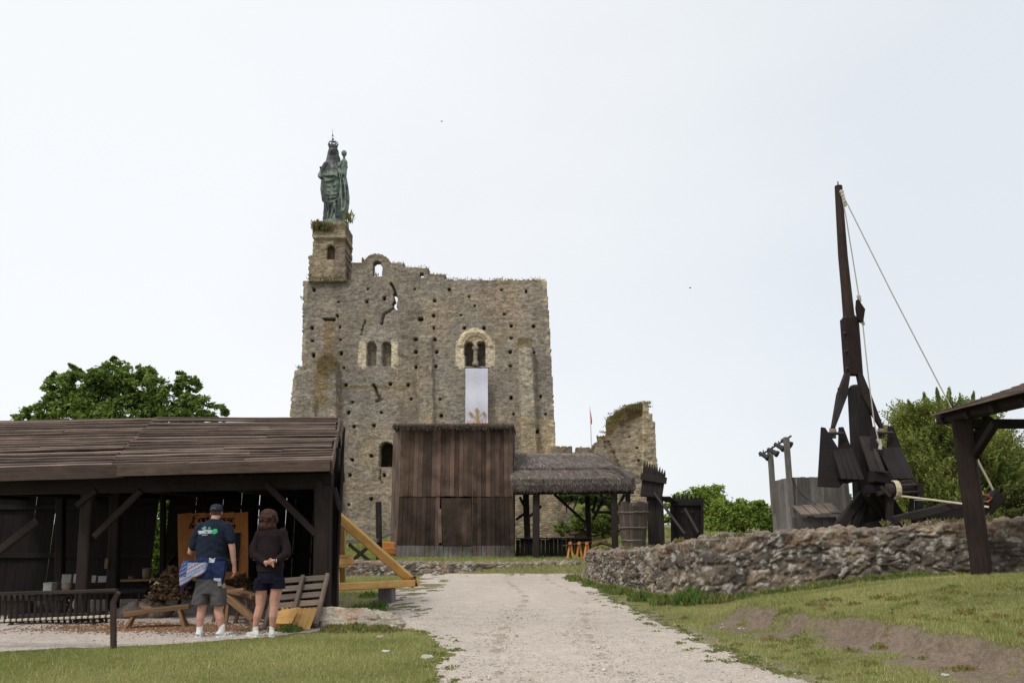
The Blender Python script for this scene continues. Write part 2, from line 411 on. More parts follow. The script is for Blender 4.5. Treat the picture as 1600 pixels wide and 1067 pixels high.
k = NM('grassy_ground', .95, .1); tcn = k.n('ShaderNodeTexCoord').outputs['Object']
n_a = k.noise(tcn, 14, 6, .75); n_b = k.noise(tcn, 60, 3, .7)
k.col(k.mix(k.mix(k.tint(), k.ramp(n_a, [(.3, .6), (.7, 1.35)])), k.ramp(n_b, [(.3, .7), (.7, 1.25)]))); k.bump(k.mix(n_a, n_b, .5, 'MIX'), .8, .05)
M['ground'] = k.m
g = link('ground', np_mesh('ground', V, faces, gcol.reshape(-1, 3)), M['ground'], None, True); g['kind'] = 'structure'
# gravel path as its own sheet
px_ = np.arange(-10.2, 4.0, .055); py_ = np.concatenate([np.arange(7.5, 16, .055), np.arange(16, 28.4, .09)])
PX, PY = np.meshgrid(px_, py_); a, b = PY.shape
keep = is_path((PX[:-1, :-1]+PX[1:, 1:])/2, (PY[:-1, :-1]+PY[1:, 1:])/2)
idx = np.arange(a*b).reshape(a, b); fc = np.stack([idx[:-1, :-1], idx[:-1, 1:], idx[1:, 1:], idx[1:, :-1]], -1)[keep]
used, inv = np.unique(fc, return_inverse=True); fc = inv.reshape(-1, 4)
rut_ = np.exp(-((PX-1.35-.25*np.sin(PY*.4))/.22)**2)+np.exp(-((PX-.05-.25*np.sin(PY*.4))/.22)**2); PZ = H(PX, PY)+.012-.012*rut_+.010*(fbm(PX*2.5, PY*2.5, seed=78)-.5)
V = np.stack([PX, PY, PZ], -1).reshape(-1, 3)[used]
worn = fbm(V[:, 0]*.5, V[:, 1]*.35, seed=81)
pc = np.array([.45, .39, .335])[None]*(.88+.24*worn)[:, None]
pc = np.where((V[:, 0] < -2.6)[:, None], pc*np.array([1.0, 1.0, 1.02]), pc)
k = NM('pale_gravel', .95, .1); tcn = k.n('ShaderNodeTexCoord').outputs['Object']
v = k.n('ShaderNodeTexVoronoi'); v.inputs['Scale'].default_value = 60; k.l(tcn, v.inputs['Vector'])
sp = k.n('ShaderNodeSeparateColor'); k.l(v.outputs['Color'], sp.inputs[0])
v3 = k.n('ShaderNodeTexVoronoi'); v3.inputs['Scale'].default_value = 15; k.l(tcn, v3.inputs['Vector'])
sp3 = k.n('ShaderNodeSeparateColor'); k.l(v3.outputs['Color'], sp3.inputs[0])
c = k.mix(k.tint(), k.ramp(sp.outputs[0], [(0, (.66, .64, .62)), (.25, (.97, .97, .97)), (1, (1.22, 1.22, 1.23))]))
c = k.mix(c, k.ramp(sp3.outputs[0], [(0, .88), (.12, 1.), (1, 1.04)]))
c = k.mix(c, k.ramp(k.noise(tcn, 3, 5, .6), [(.3, .9), (.7, 1.08)]))
k.col(c); k.bump(v.outputs['Distance'], .35, .008); M['gravel'] = k.m
p = link('path', np_mesh('path', V, fc, pc), M['gravel'], None, True); p['kind'] = 'structure'
# loose pebbles
def pebbles(n, fn, name, smin, smax, col, mat):
    V = []; Fc = []; T = []
    base = np.array([(1, 0, 0), (0, 1, 0), (-1, 0, 0), (0, -1, 0), (0, 0, .8), (0, 0, -.6)], float)
    fcs = np.array([(0, 1, 4), (1, 2, 4), (2, 3, 4), (3, 0, 4), (1, 0, 5), (2, 1, 5), (3, 2, 5), (0, 3, 5)])
    P = fn(n); n = len(P); s = RNG.uniform(smin, smax, n)*(.6+.8*RNG.random(n)**3)
    a = RNG.uniform(0, 6.28, n); ca, sa = np.cos(a), np.sin(a)
    B = base[None]*RNG.uniform(.55, 1.2, (n, 6, 1))*s[:, None, None]; B[..., 2] *= .7
    X = B[..., 0]*ca[:, None]-B[..., 1]*sa[:, None]; Y = B[..., 0]*sa[:, None]+B[..., 1]*ca[:, None]
    V = np.stack([X+P[:, 0:1], Y+P[:, 1:2], B[..., 2]+P[:, 2:3]], -1).reshape(-1, 3)
    Fc = (fcs[None]+np.arange(n)[:, None, None]*6).reshape(-1, 3)
    T = np.repeat(np.array(col)[None]*RNG.uniform(.6, 1.35, (n, 1)), 6, 0)
    o = link(name, np_mesh(name, V, Fc, T), mat); return o
def pts_path(n):
    x = RNG.uniform(-9.5, 3.3, n); y = 8.4+8.5*RNG.random(n)**1.3
    m = is_path(x, y) | ((np.abs(x-np.interp(y, EY, EX)) < .3) & (RNG.random(n) < .4)); x, y = x[m], y[m]; return np.stack([x, y, H(x, y)+.012], -1)
M['pebble'] = flat('pebble_stone', (1, 1, 1), .9, .15, 0, 30)
def pts_big(n):
    x = RNG.uniform(-3, 3.6, n); y = 8.4+8*RNG.random(n)**1.2; m = is_path(x, y) | (soilmask(x, y) > .5); x, y = x[m], y[m]; return np.stack([x, y, H(x, y)+.012], -1)
tag(pebbles(900, pts_big, 'loose_stones', .014, .034, (.48, .43, .37), M['pebble']), 'larger loose stones scattered on the gravel', 'stones', kind='stuff')
tag(pebbles(26000, pts_path, 'loose_gravel', .006, .016, (.46, .40, .34), M['pebble']), 'loose pale gravel stones scattered over the path', 'gravel', kind='stuff')

# ------------------------------------------------------------------ grass
def blades(name, P, h, wd, col, mat, label):
    n = len(P); a = RNG.uniform(0, 6.28, n); ln = RNG.uniform(.1, .75, n)*h; b = RNG.uniform(0, 6.28, n)
    dx, dy = np.cos(a)*wd/2, np.sin(a)*wd/2
    z0 = P[:, 2]-.008
    v0 = np.stack([P[:, 0]-dx, P[:, 1]-dy, z0], -1); v1 = np.stack([P[:, 0]+dx, P[:, 1]+dy, z0], -1)
    v2 = np.stack([P[:, 0]+np.cos(b)*ln, P[:, 1]+np.sin(b)*ln, z0+h*RNG.uniform(.7, 1.1, n)], -1)
    V = np.stack([v0, v1, v2], 1).reshape(-1, 3); Fc = np.arange(n*3).reshape(-1, 3)
    o = link(name, np_mesh(name, V, Fc, np.repeat(col, 3, 0)), mat)
    return tag(o, label, 'grass', kind='stuff')
M['grass'] = leafmat('grass_blade', (1, 1, 1), .3)
def gcolor(P, dry=.5):
    n = len(P); t = np.clip(fbm(P[:, 0]*1.1, P[:, 1]*1.1, seed=91)*1.2-.1+RNG.normal(0, .22, n) + (dry-.5), 0, 1)[:, None]
    c = np.array([.19, .22, .062])*(1-t)+np.array([.47, .43, .20])*t
    return c*RNG.uniform(.75, 1.3, (n, 1))
def scatter(n, x0, x1, y0, y1, mask):
    x = RNG.uniform(x0, x1, n); y = RNG.uniform(y0, y1, n); m = mask(x, y); x, y = x[m], y[m]
    return np.stack([x, y, H(x, y)], -1)
def mk_left(x, y): return leftgreen(x, y) & (y < 14.2)
P = scatter(330000, -9.3, -.4, 8.0, 14, mk_left)
blades('grass', P, RNG.uniform(.018, .045, len(P)), RNG.uniform(.004, .010, len(P)), gcolor(P, .52), M['grass'], 'short mown grass of the lawn left of the path')
def mk_right(x, y):
    d = x-np.interp(y, EY, EX); n = fbm(x*4, y*4, seed=95)
    return (d + .35*(n-.5) > .05) & (wall_side(x, y) < .03) & (soilmask(x, y) < .30+.5*RNG.random(np.shape(x))**2) & (RNG.random(np.shape(x)) < .25+.75*ss(d/.8))
P = scatter(620000, 1.9, 10.2, 8.0, 27, mk_right)
P = P[(RNG.random(len(P)) < np.interp(P[:, 1], [8, 14, 27], [1, .8, .45]))]
sdv = wall_side(P[:, 0], P[:, 1]); tall = np.where(sdv > -.35, 1.9, 1.)
tall = np.where(fbm(P[:, 0]*1.7, P[:, 1]*1.7, seed=97) > .58, tall*1.5, tall)
d_, s_ = scarp(P[:, 0], P[:, 1]); tall = np.where((d_ > 0) & (d_ < .25) & (s_ > 0), 1.9, tall)
blades('grass', P, RNG.uniform(.02, .05, len(P))*tall, RNG.uniform(.005, .011, len(P)), gcolor(P, .5), M['grass'], 'uneven grass on the bank right of the path below the wall')
P = np.concatenate([scatter(14000, -9.3, -.4, 8.0, 14, mk_left), scatter(16000, 1.9, 10.2, 8.0, 20, mk_right)]); dry_ = np.array([.55, .47, .25])*RNG.uniform(.5, 1.2, (len(P), 1)); m_ = RNG.random(len(P)) < .45; dry_[m_] = np.array([.15, .24, .05])*RNG.uniform(.7, 1.3, (int(m_.sum()), 1))
blades('grass', P, RNG.uniform(.04, .10, len(P)), RNG.uniform(.004, .009, len(P)), dry_, M['grass'], 'taller dry stalks and darker tufts standing out of the mown lawn')
def mk_patch(x, y):
    return (patches(x, y) > .3) | ((x < -2.9) & (x > -4.5) & (y > 15.4)) | ((x < -3.0) & (y > 19.5)) 
P = scatter(60000, -6.5, -1., 14, 27.9, mk_patch)
blades('grass', P, RNG.uniform(.02, .06, len(P))*np.where(P[:, 0] < -3, 1.8, .8), RNG.uniform(.008, .016, len(P)), gcolor(P, .45), M['grass'], 'thin patchy grass creeping over the gravel beside the yellow frame')
P = scatter(130000, -12, 7, 28.1, 41, lambda x, y: (x < 2.4+.0*y))
blades('grass', P, RNG.uniform(.05, .13, len(P)), RNG.uniform(.02, .035, len(P)), gcolor(P, .12)*1.15, M['grass'], 'bright green grass strip on the terrace in front of the tall hut')
P = scatter(50000, -25, 12, 41, 75, lambda x, y: (x > -100))
blades('grass', P, RNG.uniform(.1, .35, len(P)), RNG.uniform(.05, .09, len(P)), gcolor(P, .2), M['grass'], 'rough grass on the slope around the foot of the keep')
# taller weeds along the wall foot and the path edge
def weeds(name, spots, label, cat='weeds'):
    Vs = []; T = []
    for (x, y, r, h, n, dry) in spots:
        for i in range(n):
            a = random.uniform(0, 6.28); q = r*random.random()**.6; bx, by = x+q*math.cos(a), y+q*math.sin(a)
            bz = float(H(bx, by))-.01; hh = h*random.uniform(.4, 1.1)*(1-.5*q/r); l = random.uniform(.1, .6)*hh; b = random.uniform(0, 6.28); wd = random.uniform(.008, .022)*(1+h)
            c = random.uniform(0, 6.28); dx, dy = math.cos(c)*wd, math.sin(c)*wd
            mx, my = bx+.35*l*math.cos(b), by+.35*l*math.sin(b)
            Vs += [(bx-dx*.4, by-dy*.4, bz), (mx-dx, my-dy, bz+hh*.6), (bx+l*math.cos(b), by+l*math.sin(b), bz+hh), (mx+dx, my+dy, bz+hh*.6)]
            t = random.random()*.5+dry; cc = (.085+.17*t, .17+.05*t, .035+.05*t); cc = tuple(v*random.uniform(.7, 1.25) for v in cc); T += [cc]*4
    V = np.array(Vs); Fc = np.arange(len(V)).reshape(-1, 4)
    return tag(link(name, np_mesh(name, V, Fc, np.array(T)), M['grass']), label, cat, kind='stuff')
sp_ = []
for i in range(60):
    t = random.random()
    y = 17 + 10.5*t; x = float(np.interp(y, [17.3, 20, 24, 27.6], [3.6, 3.1, 2.6, 2.2]))-.25-random.random()*.3
    sp_.append((x, y, .22, random.uniform(.10, .24), 70, random.random()*.5))
for i in range(70):
    x = random.uniform(3.4, 9.3); y = float(np.interp(x, [3.68, 6, 9.3], [17.3, 16.7, 16.1]))-.36-random.random()*.12
    sp_.append((x, y, .22, random.uniform(.06, .2), 45, random.random()*.5))
for q in [(3.45, 16.75, .35, .42, 420, 0), (3.0, 17.1, .3, .3, 260, .1), (3.9, 16.5, .35, .26, 260, .3), (2.75, 18.4, .3, .28, 240, .1)]: sp_.append(q)
weeds('weeds', sp_, 'taller green weeds along the foot of the rubble wall')
sp_ = []
for i in range(170):
    y = 8.5+13*random.random()**1.3; x = float(np.interp(y, EY, EX))+random.gauss(0, .22)
    sp_.append((x, y, .10, random.uniform(.03, .07), 40, random.random()*.6))
for i in range(60):
    y = 8.3+5*random.random(); x = float(np.interp(y, [6, 9, 12.2, 13.2, 13.9], [-.6, -.72, -.95, -1.35, -1.9]))+random.gauss(0, .12)
    sp_.append((x, y, .09, random.uniform(.03, .06), 34, random.random()*.5))
for i in range(110):
    y = random.uniform(9, 13.5); x = random.uniform(3.4, 7.5); sp_.append((x, y, .12, random.uniform(.04, .10), 50, .3+random.random()*.6))
weeds('weeds', sp_, 'low tufts of weeds along the ragged edges of the path and bank')
sp_ = [(-3.3+random.gauss(0, .35), 17.5+random.gauss(0, 1.2), .25, random.uniform(.12, .3), 90, 0) for i in range(26)]
sp_ += [(-2.45, 13.25, .45, .16, 600, .5), (-2.0, 13.2, .35, .13, 400, .5), (-3.35, 13.1, .2, .16, 200, .0), (-6.9, 10.95, .15, .08, 200, 0)]
weeds('weeds', sp_, 'green weeds in the ditch under the yellow frame and over the rock')
# ------------------------------------------------------------------ masonry facades as relief grids
def facade(name, Y, x0, x1, z0, z1, step, keepf, relief, colf, thick, mat, parent=None, yaw=0.):
    """vertical relief sheet at depth Y with real wall thickness; functions get photo-plane coordinates of the wall"""
    X, Z = np.meshgrid(np.arange(x0, x1+step, step), np.arange(z0, z1+step, step)); px, py = proj(X, Y, Z)
    cx = (px[:-1, :-1]+px[1:, 1:])/2; cy = (py[:-1, :-1]+py[1:, 1:])/2
    K = keepf(cx, cy); r = relief(px, py, X, Z); C = colf(px, py, X, Z)
    jx = (vn(X*7, Z*7, seed=2)-.5)*step*.6; jz = (vn(X*7, Z*7, seed=3)-.5)*step*.6
    a, b = X.shape; idx = np.arange(a*b).reshape(a, b)
    V = np.stack([X+jx, Y-r + (X-x0)*math.tan(yaw), Z+jz], -1).reshape(-1, 3)
    Q = np.stack([idx[:-1, :-1], idx[:-1, 1:], idx[1:, 1:], idx[1:, :-1]], -1)
    fr = Q[K]
    # rim along every border of the kept cells
    Kp = np.pad(K, 1); rim = []
    for (di, dj, e0, e1) in ((-1, 0, 0, 1), (0, 1, 1, 2), (1, 0, 2, 3), (0, -1, 3, 0)):
        m = K & ~Kp[1+di:Kp.shape[0]-1+di, 1+dj:Kp.shape[1]-1+dj]
        rim.append(np.stack([Q[m][:, e1], Q[m][:, e0]], -1))
    rim = np.concatenate(rim); n = a*b
    VB = V.copy(); VB[:, 1] = Y+thick + (X.ravel()-x0)*math.tan(yaw)
    if np.ndim(thick): VB[:, 1] = Y+thick.ravel()
    rf = np.stack([rim[:, 0], rim[:, 1], rim[:, 1]+n, rim[:, 0]+n], -1)
    bk = fr[:, ::-1]+n
    Fc = np.concatenate([fr, rf, bk]); V = np.concatenate([V, VB]); T = np.concatenate([C.reshape(-1, 3)]*2)
    used, inv = np.unique(Fc, return_inverse=True)
    return link(name, np_mesh(name, V[used], inv.reshape(-1, 4), T[used]), mat, parent)
def box_(px, py, a, b, c, d): return (px > a) & (px < b) & (py > c) & (py < d)
def arch_(px, py, a, b, top, bot):
    r = (b-a)/2; cx = (a+b)/2; return ((px > a) & (px < b) & (py > top+r) & (py < bot)) | (((px-cx)**2+(py-top-r)**2 < r*r) & (py <= top+r))
def polyd(px, py, pts, w0):
    d = np.full(px.shape, 1e9)
    for (ax, ay), (bx, by) in zip(pts, pts[1:]):
        dx, dy = bx-ax, by-ay; t = np.clip(((px-ax)*dx+(py-ay)*dy)/(dx*dx+dy*dy), 0, 1); d = np.minimum(d, np.hypot(px-ax-t*dx, py-ay-t*dy))
    return d
keep_t = thing('castle_keep', 'tall ruined medieval stone keep with statue on its corner turret and a jagged crack', 'castle', (-6, 70, .3))
YK = 70.
HOLES = [(490.6,453),(575,451),(649,451),(783.5,453),(822,455),(528.5,472),(573,471),(679.5,470),(527,493),(531,511),(487,513),(488,533),(531,531),(490,555),(533,552),(537,575),(540,601),(677.5,493),(677.5,512),(649.5,530),(679,531),(682,550),(650,550),(650,574),(681,573),(638,601),(687,624),(689,649),(643,624),(721,493),(725,512),(755.5,512),(798.5,510),(834,509),(798.5,528),(797,549.5),(797.5,571.5),(799,622),(803,647),(845,620),(840,674),(803,692),(544,645),(553,666),(584,665),(595.5,644),(551,628),(788,491),(835,550),(852,647),(550,718),(580,712),(547,742),(545,788),(550,825),(580,780),(733,463),(702,452),(742,478),(600,742),(836,720),(815,730),(610,600),(600,466)]
HOLES = [(a, b, random.uniform(1.5, 2.6)) for a, b in HOLES]
def keep_left(py): return np.interp(py, [437, 470, 575, 579, 600, 640, 900], [474, 473.5, 471.5, 463, 459.5, 456, 450])
def keep_right(py): return np.interp(py, [437, 500, 600, 700, 900], [853.5, 858, 863.5, 868.5, 876])
def keep_top(px):
    t = np.interp(px, [470, 484, 484.1, 549, 549.1, 565, 565.1, 612, 612.1, 631, 631.1, 670, 670.1, 697, 697.1, 853, 870],
                      [440, 438.5, 438, 438, 411, 410, 402, 402, 410, 411, 417.5, 418.5, 428, 429.5, 437, 437, 438])
    dome = 420-np.sqrt(np.clip(23.5**2-(px-588.5)**2, 0, None)); t = np.where(np.abs(px-588.5) < 22.5, np.minimum(dome, 412), t)
    return t
def kkeep(px, py):
    n = (vn(px*.35, py*.35, seed=101)-.5)*2.2
    k_ = (py + n*.7 > keep_top(px)) & (px + n*.8 > keep_left(py)) & (px + n*.8 < keep_right(py))
    k_ &= ~arch_(px, py, 582, 597, 407.5, 432.5); k_ &= ~box_(px, py, 656, 662, 425.5, 434)
    hole = polyd(px, py, [(616, 460), (620, 468), (615, 476), (619, 482)], 0) < 1.9+1.2*vn(px*.5, py*.5, seed=103)
    return k_ & ~hole
MID = dict(lb=lambda y: (497-(y-555)*.02, 528+(y-555)*.02), mb=lambda y: (655+0*y, 676+(y-520)*.02), rb=lambda y: (809+(y-540)*.03, 832+(y-540)*.045))
def ktilt(z): return 0
def rkeep(px, py, X, Z):
    r = .06*(fbm(X*2.2, Z*4.6, seed=111)-.5)*2 + .05*(vn(X*6, Z*11, seed=112)-.5)
    a, b = MID['lb'](py); r += .75*ss((px-a)/1.2)*ss((b-px)/1.2)*ss((py-(552+10*((px-512)/16)**2))/6)
    r += .25*ss((px-a+1)/1.2)*ss((b-px+1)/1.2)*ss((py-730)/3)
    a, b = MID['mb'](py); r += .35*ss((px-a)/1.)*ss((b-px)/1.)*ss((py-524)/5)
    a, b = MID['rb'](py); r += .8*ss((px-a)/1.2)*ss((b-px)/1.2)*ss((py-540)/5)
    r += .5*ss((498-px)/2)*ss((py-578)/4)                                     # battered lower left corner
    r += .12*ss((py-768)/2)                                                  # foot of the wall
    for (hx, hy, s_) in HOLES: r = np.where((np.abs(px-hx) < s_) & (np.abs(py-hy) < s_), -.7, r)
    r = np.where(box_(px, py, 653, 661.5, 495.5, 501.5), -.7, r); r = np.where(box_(px, py, 505, 523.5, 497.5, 501), -.5, r)
    for (a, b, t, bt, d) in ((573, 587.5, 534, 572, -.55), (597, 610.5, 534, 572, -.55), (726.5, 740, 533.5, 571, -.8), (745.5, 758.5, 533.5, 571, -.8), (593, 614.5, 690.5, 728, -1.5)):
        r = np.where(arch_(px, py, a, b, t, bt), d, r)
    cr = polyd(px, py, [(611, 443), (616, 452), (619, 462), (617, 480), (610, 485), (600, 491), (597, 500), (596, 506)], 0); r = np.where(cr < 1.3+.8*vn(px*.6, py*.6, seed=8), -.9, r)
    cr = polyd(px, py, [(571, 500), (567, 512), (564, 523)], 0); r = np.where(cr < .9, -.4, r)
    cr = polyd(px, py, [(583, 602), (587, 606), (588, 614), (595, 624), (588, 627)], 0); r = np.where(cr < 1.3+1.4*vn(px*.6, py*.6, seed=9), -.7, r)
    ring = np.hypot(px-742.5, py-541); r += .12*((ring > 21) & (ring < 27.5) & (py < 541)); r += .10*((ring > 16) & (ring < 19.5) & (py < 541))
    cr = polyd(px, py, [(595, 735), (593, 748), (597, 755)], 0); r = np.where(cr < 1.0, -.3, r)
    return r
def ckeep(px, py, X, Z):
    one = np.ones(px.shape+(3,)); n = fbm(X*.28, Z*.35, seed=121)[..., None]; n2 = fbm(X*1.2, Z*1.2, seed=122)[..., None]
    c = one*(.86+.28*n2)
    def mixc(c, m, col): m = np.clip(m, 0, 1)[..., None]; return c*(1-m)+np.array(col)*m*(.8+.4*n2)
    warm = ss((fbm(X*.22, Z*.16, seed=123)-.44)/.18); c = mixc(c, .55*warm, (1.10, .98, .83))
    gry = ss((fbm(X*.3, Z*.3, seed=124)-.5)/.12); c = mixc(c, .55*gry, (.86, .90, .98))
    c = mixc(c, .6*ss((720-px)/160)*ss((660-py)/60), (.80, .81, .84))                 # greyer weathered upper left
    c = mixc(c, .65*ss((py-640)/80)*ss((fbm(X*.35, Z*.5, seed=125)-.35)/.2), (1.30, 1.14, .90))
    top = ss((16-(py-keep_top(px)))/16)*ss((fbm(X*.9, Z*1.6, seed=126)-.3)/.3); c = mixc(c, .6*top, (.55, .50, .36))
    a, b = MID['lb'](py); ml = ss((px-a+6)/6)*ss((b+6-px)/6)
    c = mixc(c, .55*ml*ss((n[..., 0]*0+fbm(X*.8, Z*.5, seed=127)-.38)/.2)*((py > 555) | ((py > 500) & (np.abs(px-514) < 8))), (.85, .68, .36))
    c = mixc(c, .9*ss((24-np.hypot((px-512)*1.3, py-572))/7), (.45, .38, .22))
    a, b = MID['rb'](py); inrb = (px > a) & (px < b)
    c = mixc(c, inrb*.8*(py > 540)*ss((fbm(X*.5, Z*.3, seed=128)-.3)/.2), (1.25, 1.27, 1.25)); c = mixc(c, inrb*.8*(np.abs(py-537) < 9), (.5, .44, .28))
    c = mixc(c, inrb*.75*(py > 652), (1.35, 1.25, .98)); c = mixc(c, .5*(py > 652)*(px > b), (1.35, 1.2, .9))
    c = mixc(c, .8*(((box_(px, py, 812, 835, 582, 599))) & (_h(np.floor(px/6), np.floor(py/4.5), 0*px, 4) > .45)), (1.75, 1.75, 1.6))
    c = mixc(c, .8*((px > keep_right(py)-7) & (_h(np.floor(px*0), np.floor(py/9), 0*px, 5) > .55)), (1.7, 1.62, 1.3))
    c = mixc(c, .7*((px < keep_left(py)+6) & (_h(np.floor(px*0), np.floor(py/9), 0*px, 6) > .5)), (1.35, 1.33, 1.2))
    # dressed stone around the windows, grey render above the left pair
    q = _h(np.floor(px*0), np.floor(py/6.5), 0*px, 7)
    for (xa, xb) in ((560, 572), (611.5, 622), (712, 725), (760, 773)):
        w_ = (xb-xa); inn = (px > xa+(w_*.45*(q > .5) if xa in (560, 712) else 0)) & (px < xb-(w_*.45*(q > .5) if xa not in (560, 712) else 0)) & (py > 528) & (py < 577)
        c = mixc(c, .9*inn, (2.1, 2.05, 1.85))
    tri = (py > 508) & (py < 534) & (np.abs(px-596) < (py-500)*.95+4); c = mixc(c, .7*tri, (1.05, 1.08, 1.12)); c = mixc(c, .7*box_(px, py, 573, 611, 530, 600)*(np.abs(px-592) < 19-(py-572).clip(0, 99)*.5), (1.1, 1.12, 1.15))
    ring = np.hypot(px-742.5, py-541); c = mixc(c, .95*((ring > 21) & (ring < 27.5) & (py < 541)), (2.4, 2.3, 2.0)); c = mixc(c, .8*((ring < 21) & (py < 545)), (1.5, 1.4, 1.15))
    rub = ss((fbm(X*.9, Z*1.5, seed=130)-.42)/.12)*((px > 622) & (px < 656)); c = mixc(c, .45*rub, (.62, .58, .56))
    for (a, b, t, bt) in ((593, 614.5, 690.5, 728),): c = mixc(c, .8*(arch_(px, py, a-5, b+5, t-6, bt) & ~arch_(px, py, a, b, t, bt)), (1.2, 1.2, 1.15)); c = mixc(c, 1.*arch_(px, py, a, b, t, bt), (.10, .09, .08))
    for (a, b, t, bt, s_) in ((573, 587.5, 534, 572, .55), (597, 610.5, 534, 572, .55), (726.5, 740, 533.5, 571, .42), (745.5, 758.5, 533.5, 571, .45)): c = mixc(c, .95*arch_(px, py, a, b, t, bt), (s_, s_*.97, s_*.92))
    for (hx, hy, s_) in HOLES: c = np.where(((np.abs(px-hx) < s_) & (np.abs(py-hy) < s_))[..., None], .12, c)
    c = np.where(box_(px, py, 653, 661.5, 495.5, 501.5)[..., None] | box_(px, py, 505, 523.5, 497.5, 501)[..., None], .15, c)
    c = mixc(c, .55*ss((py-768)/3)*ss((fbm(X*1.5, Z*1.5, seed=131)-.4)/.15), (.60, .62, .66)); c = mixc(c, .5*(py > 730)*(px > 530), (1.0, .97, .9))
    c = mixc(c, .7*(np.abs(py-605-(px-600)*.01) < 2.5)*(px < 640)*(px > 495), (.75, .62, .34))
    return c
facade('facade_wall', YK, -20.3, 5.2, .0, 27.5, .085, kkeep, rkeep, ckeep, 1.1, M['keep'], keep_t)
# the other three walls of the hollow keep
m = MB()
def quadbox(m, c, tint=(1, 1, 1)):
    """8 corners: bottom ring 4, top ring 4"""
    m.add([Vector(p) for p in c], [(3, 2, 1, 0), (4, 5, 6, 7), (0, 1, 5, 4), (1, 2, 6, 5), (2, 3, 7, 6), (3, 0, 4, 7)], tint)
quadbox(m, [(-18.9, 71.15, 0), (-17.6, 71.15, 0), (-17.6, 85, 0), (-18.9, 85, 0), (-18.0, 71.15, 21.5), (-17.0, 71.15, 21.5), (-17.0, 84.5, 21.5), (-18.0, 84.5, 21.5)], (.9, .9, .9))
quadbox(m, [(2.4, 71.15, 0), (4.0, 71.15, 0), (4.0, 85, 0), (2.4, 85, 0), (2., 71.15, 22.6), (3.1, 71.15, 22.6), (3.1, 84.5, 22.6), (2., 84.5, 22.6)])
quadbox(m, [(-18.9, 85.05, 0), (4.0, 85.05, 0), (4.0, 86.2, 0), (-18.9, 86.2, 0), (-18.0, 84.6, 21), (3.1, 84.6, 21.5), (3.1, 85.7, 21.5), (-18.0, 85.7, 21)])
m.build('rear_wall', M['keep'], keep_t)
# column in the right twin window
m = MB(); a_, b_ = at(742.8, 571, 69.7), at(742.8, 545, 69.7); m.tube([a_, b_], .16, 8); m.beam(at(742.8, 546, 69.7), at(742.8, 542, 69.7), .55, .5); m.beam(a_, a_+Vector((0, 0, .3)), .5, .5)
m.build('window_column', M['ashlar'], keep_t)
# corner turret carrying the statue
def kt(px, py):
    n = (vn(px*.4, py*.4, seed=141)-.5)*2.4
    L = np.interp(py, [347, 352, 374, 375, 399, 401, 440], [493, 490, 489.5, 491, 488.5, 484, 482.5]); R = np.interp(py, [347, 352, 374, 378, 440], [538, 541, 542, 540.5, 541])
    return (py > 348.5+.8*n) & (py < 441) & (px + n*.8 > L) & (px + n*.8 < R)
def rt(px, py, X, Z):
    r = .09*(fbm(X*2.2, Z*3.6, seed=142)-.5)*2 + .3 - .002*np.abs(px-522)
    r += .22*((py > 371) & (py < 375)) + .12*(py < 371)
    return np.where(arch_(px, py, 511.5, 524, 385, 407), -.1, r)
def ct(px, py, X, Z):
    n2 = fbm(X*1.2, Z*1.2, seed=143)[..., None]; c = np.ones(px.shape+(3,))*(.8+.3*n2)
    c = np.where((px > 522)[..., None] & (py > 376)[..., None], c*np.array([.80, .74, .70]), c*np.array([1.1, 1.05, .9]))  # shade of the turret's right side face put into the tint
    mo = (ss((372-py)/14)*ss((fbm(X*1.5, Z*1.5, seed=144)-.35)/.2)*.8)[..., None]; c = c*(1-mo)+np.array([.42, .40, .24])*mo
    mo = (ss((py-422)/8)*.5*ss((fbm(X*1.5, Z*1.5, seed=145)-.35)/.2))[..., None]; c = c*(1-mo)+np.array([.5, .46, .28])*mo
    bd = ((py > 375) & (py < 384) & (px > 524))[..., None]; c = np.where(bd, c*np.array([.82, .7, .62]), c)
    return np.where(arch_(px, py, 511.5, 524, 385, 407)[..., None], np.array([.3, .27, .22]), c)
za, zb = at(520, 442, 69.5)[2], at(520, 345, 69.5)[2]
facade('stair_turret', 69.9, at(478, 440, 69.9)[0], at(556, 440, 69.9)[0]+.4, za-.3, zb+.4, .07, kt, rt, ct, 2.9, M['keep'], keep_t)
def tuft(name, spots, parent=None, label=None, cat=None, dry=.3, mat=None):
    Vs = []; T = []
    for (c, r, h, n) in spots:
        c = Vector(c)
        for i in range(n):
            a = random.uniform(0, 6.28); q = r*random.random()**.6; b = c+Vector((q*math.cos(a), q*math.sin(a)*.6, random.uniform(-.2, .1)*h))
            hh = h*random.uniform(.4, 1.1); l = random.uniform(-.5, .5)*hh; wd = .06*h+.012; ang = random.uniform(0, 6.28); d = Vector((math.cos(ang), math.sin(ang), 0))*wd
            t = b+Vector((l, random.uniform(-.3, .3)*hh, hh)); mm = b.lerp(t, .6)+Vector((0, 0, .1*hh))
            Vs += [b, mm-d, t, mm+d]; k_ = random.random()*.5+dry; cc = tuple(v*random.uniform(.6, 1.3) for v in (.08+.14*k_, .12+.05*k_, .035+.04*k_)); T += [cc]*4
    V = np.array([tuple(v) for v in Vs]); o = link(name, np_mesh(name, V, np.arange(len(V)).reshape(-1, 4), np.array(T)), M['grass'], parent)
    if label: tag(o, label, cat)
    return o
sp = [(at(random.uniform(492, 512), 350+random.uniform(0, 12), 69.3), .5, .55, 30) for _ in range(10)] + [(at(546, 348, 69.8), .4, .9, 40), (at(545, 335+8, 70), .2, 1.0, 20), (at(492, 352, 69.5), .4, .6, 40)]
sp += [(at(random.uniform(486, 545), random.uniform(434, 442), 69.2), .6, .4, 12) for _ in range(10)]
tuft('turret_plants', sp, keep_t)['kind'] = 'stuff'
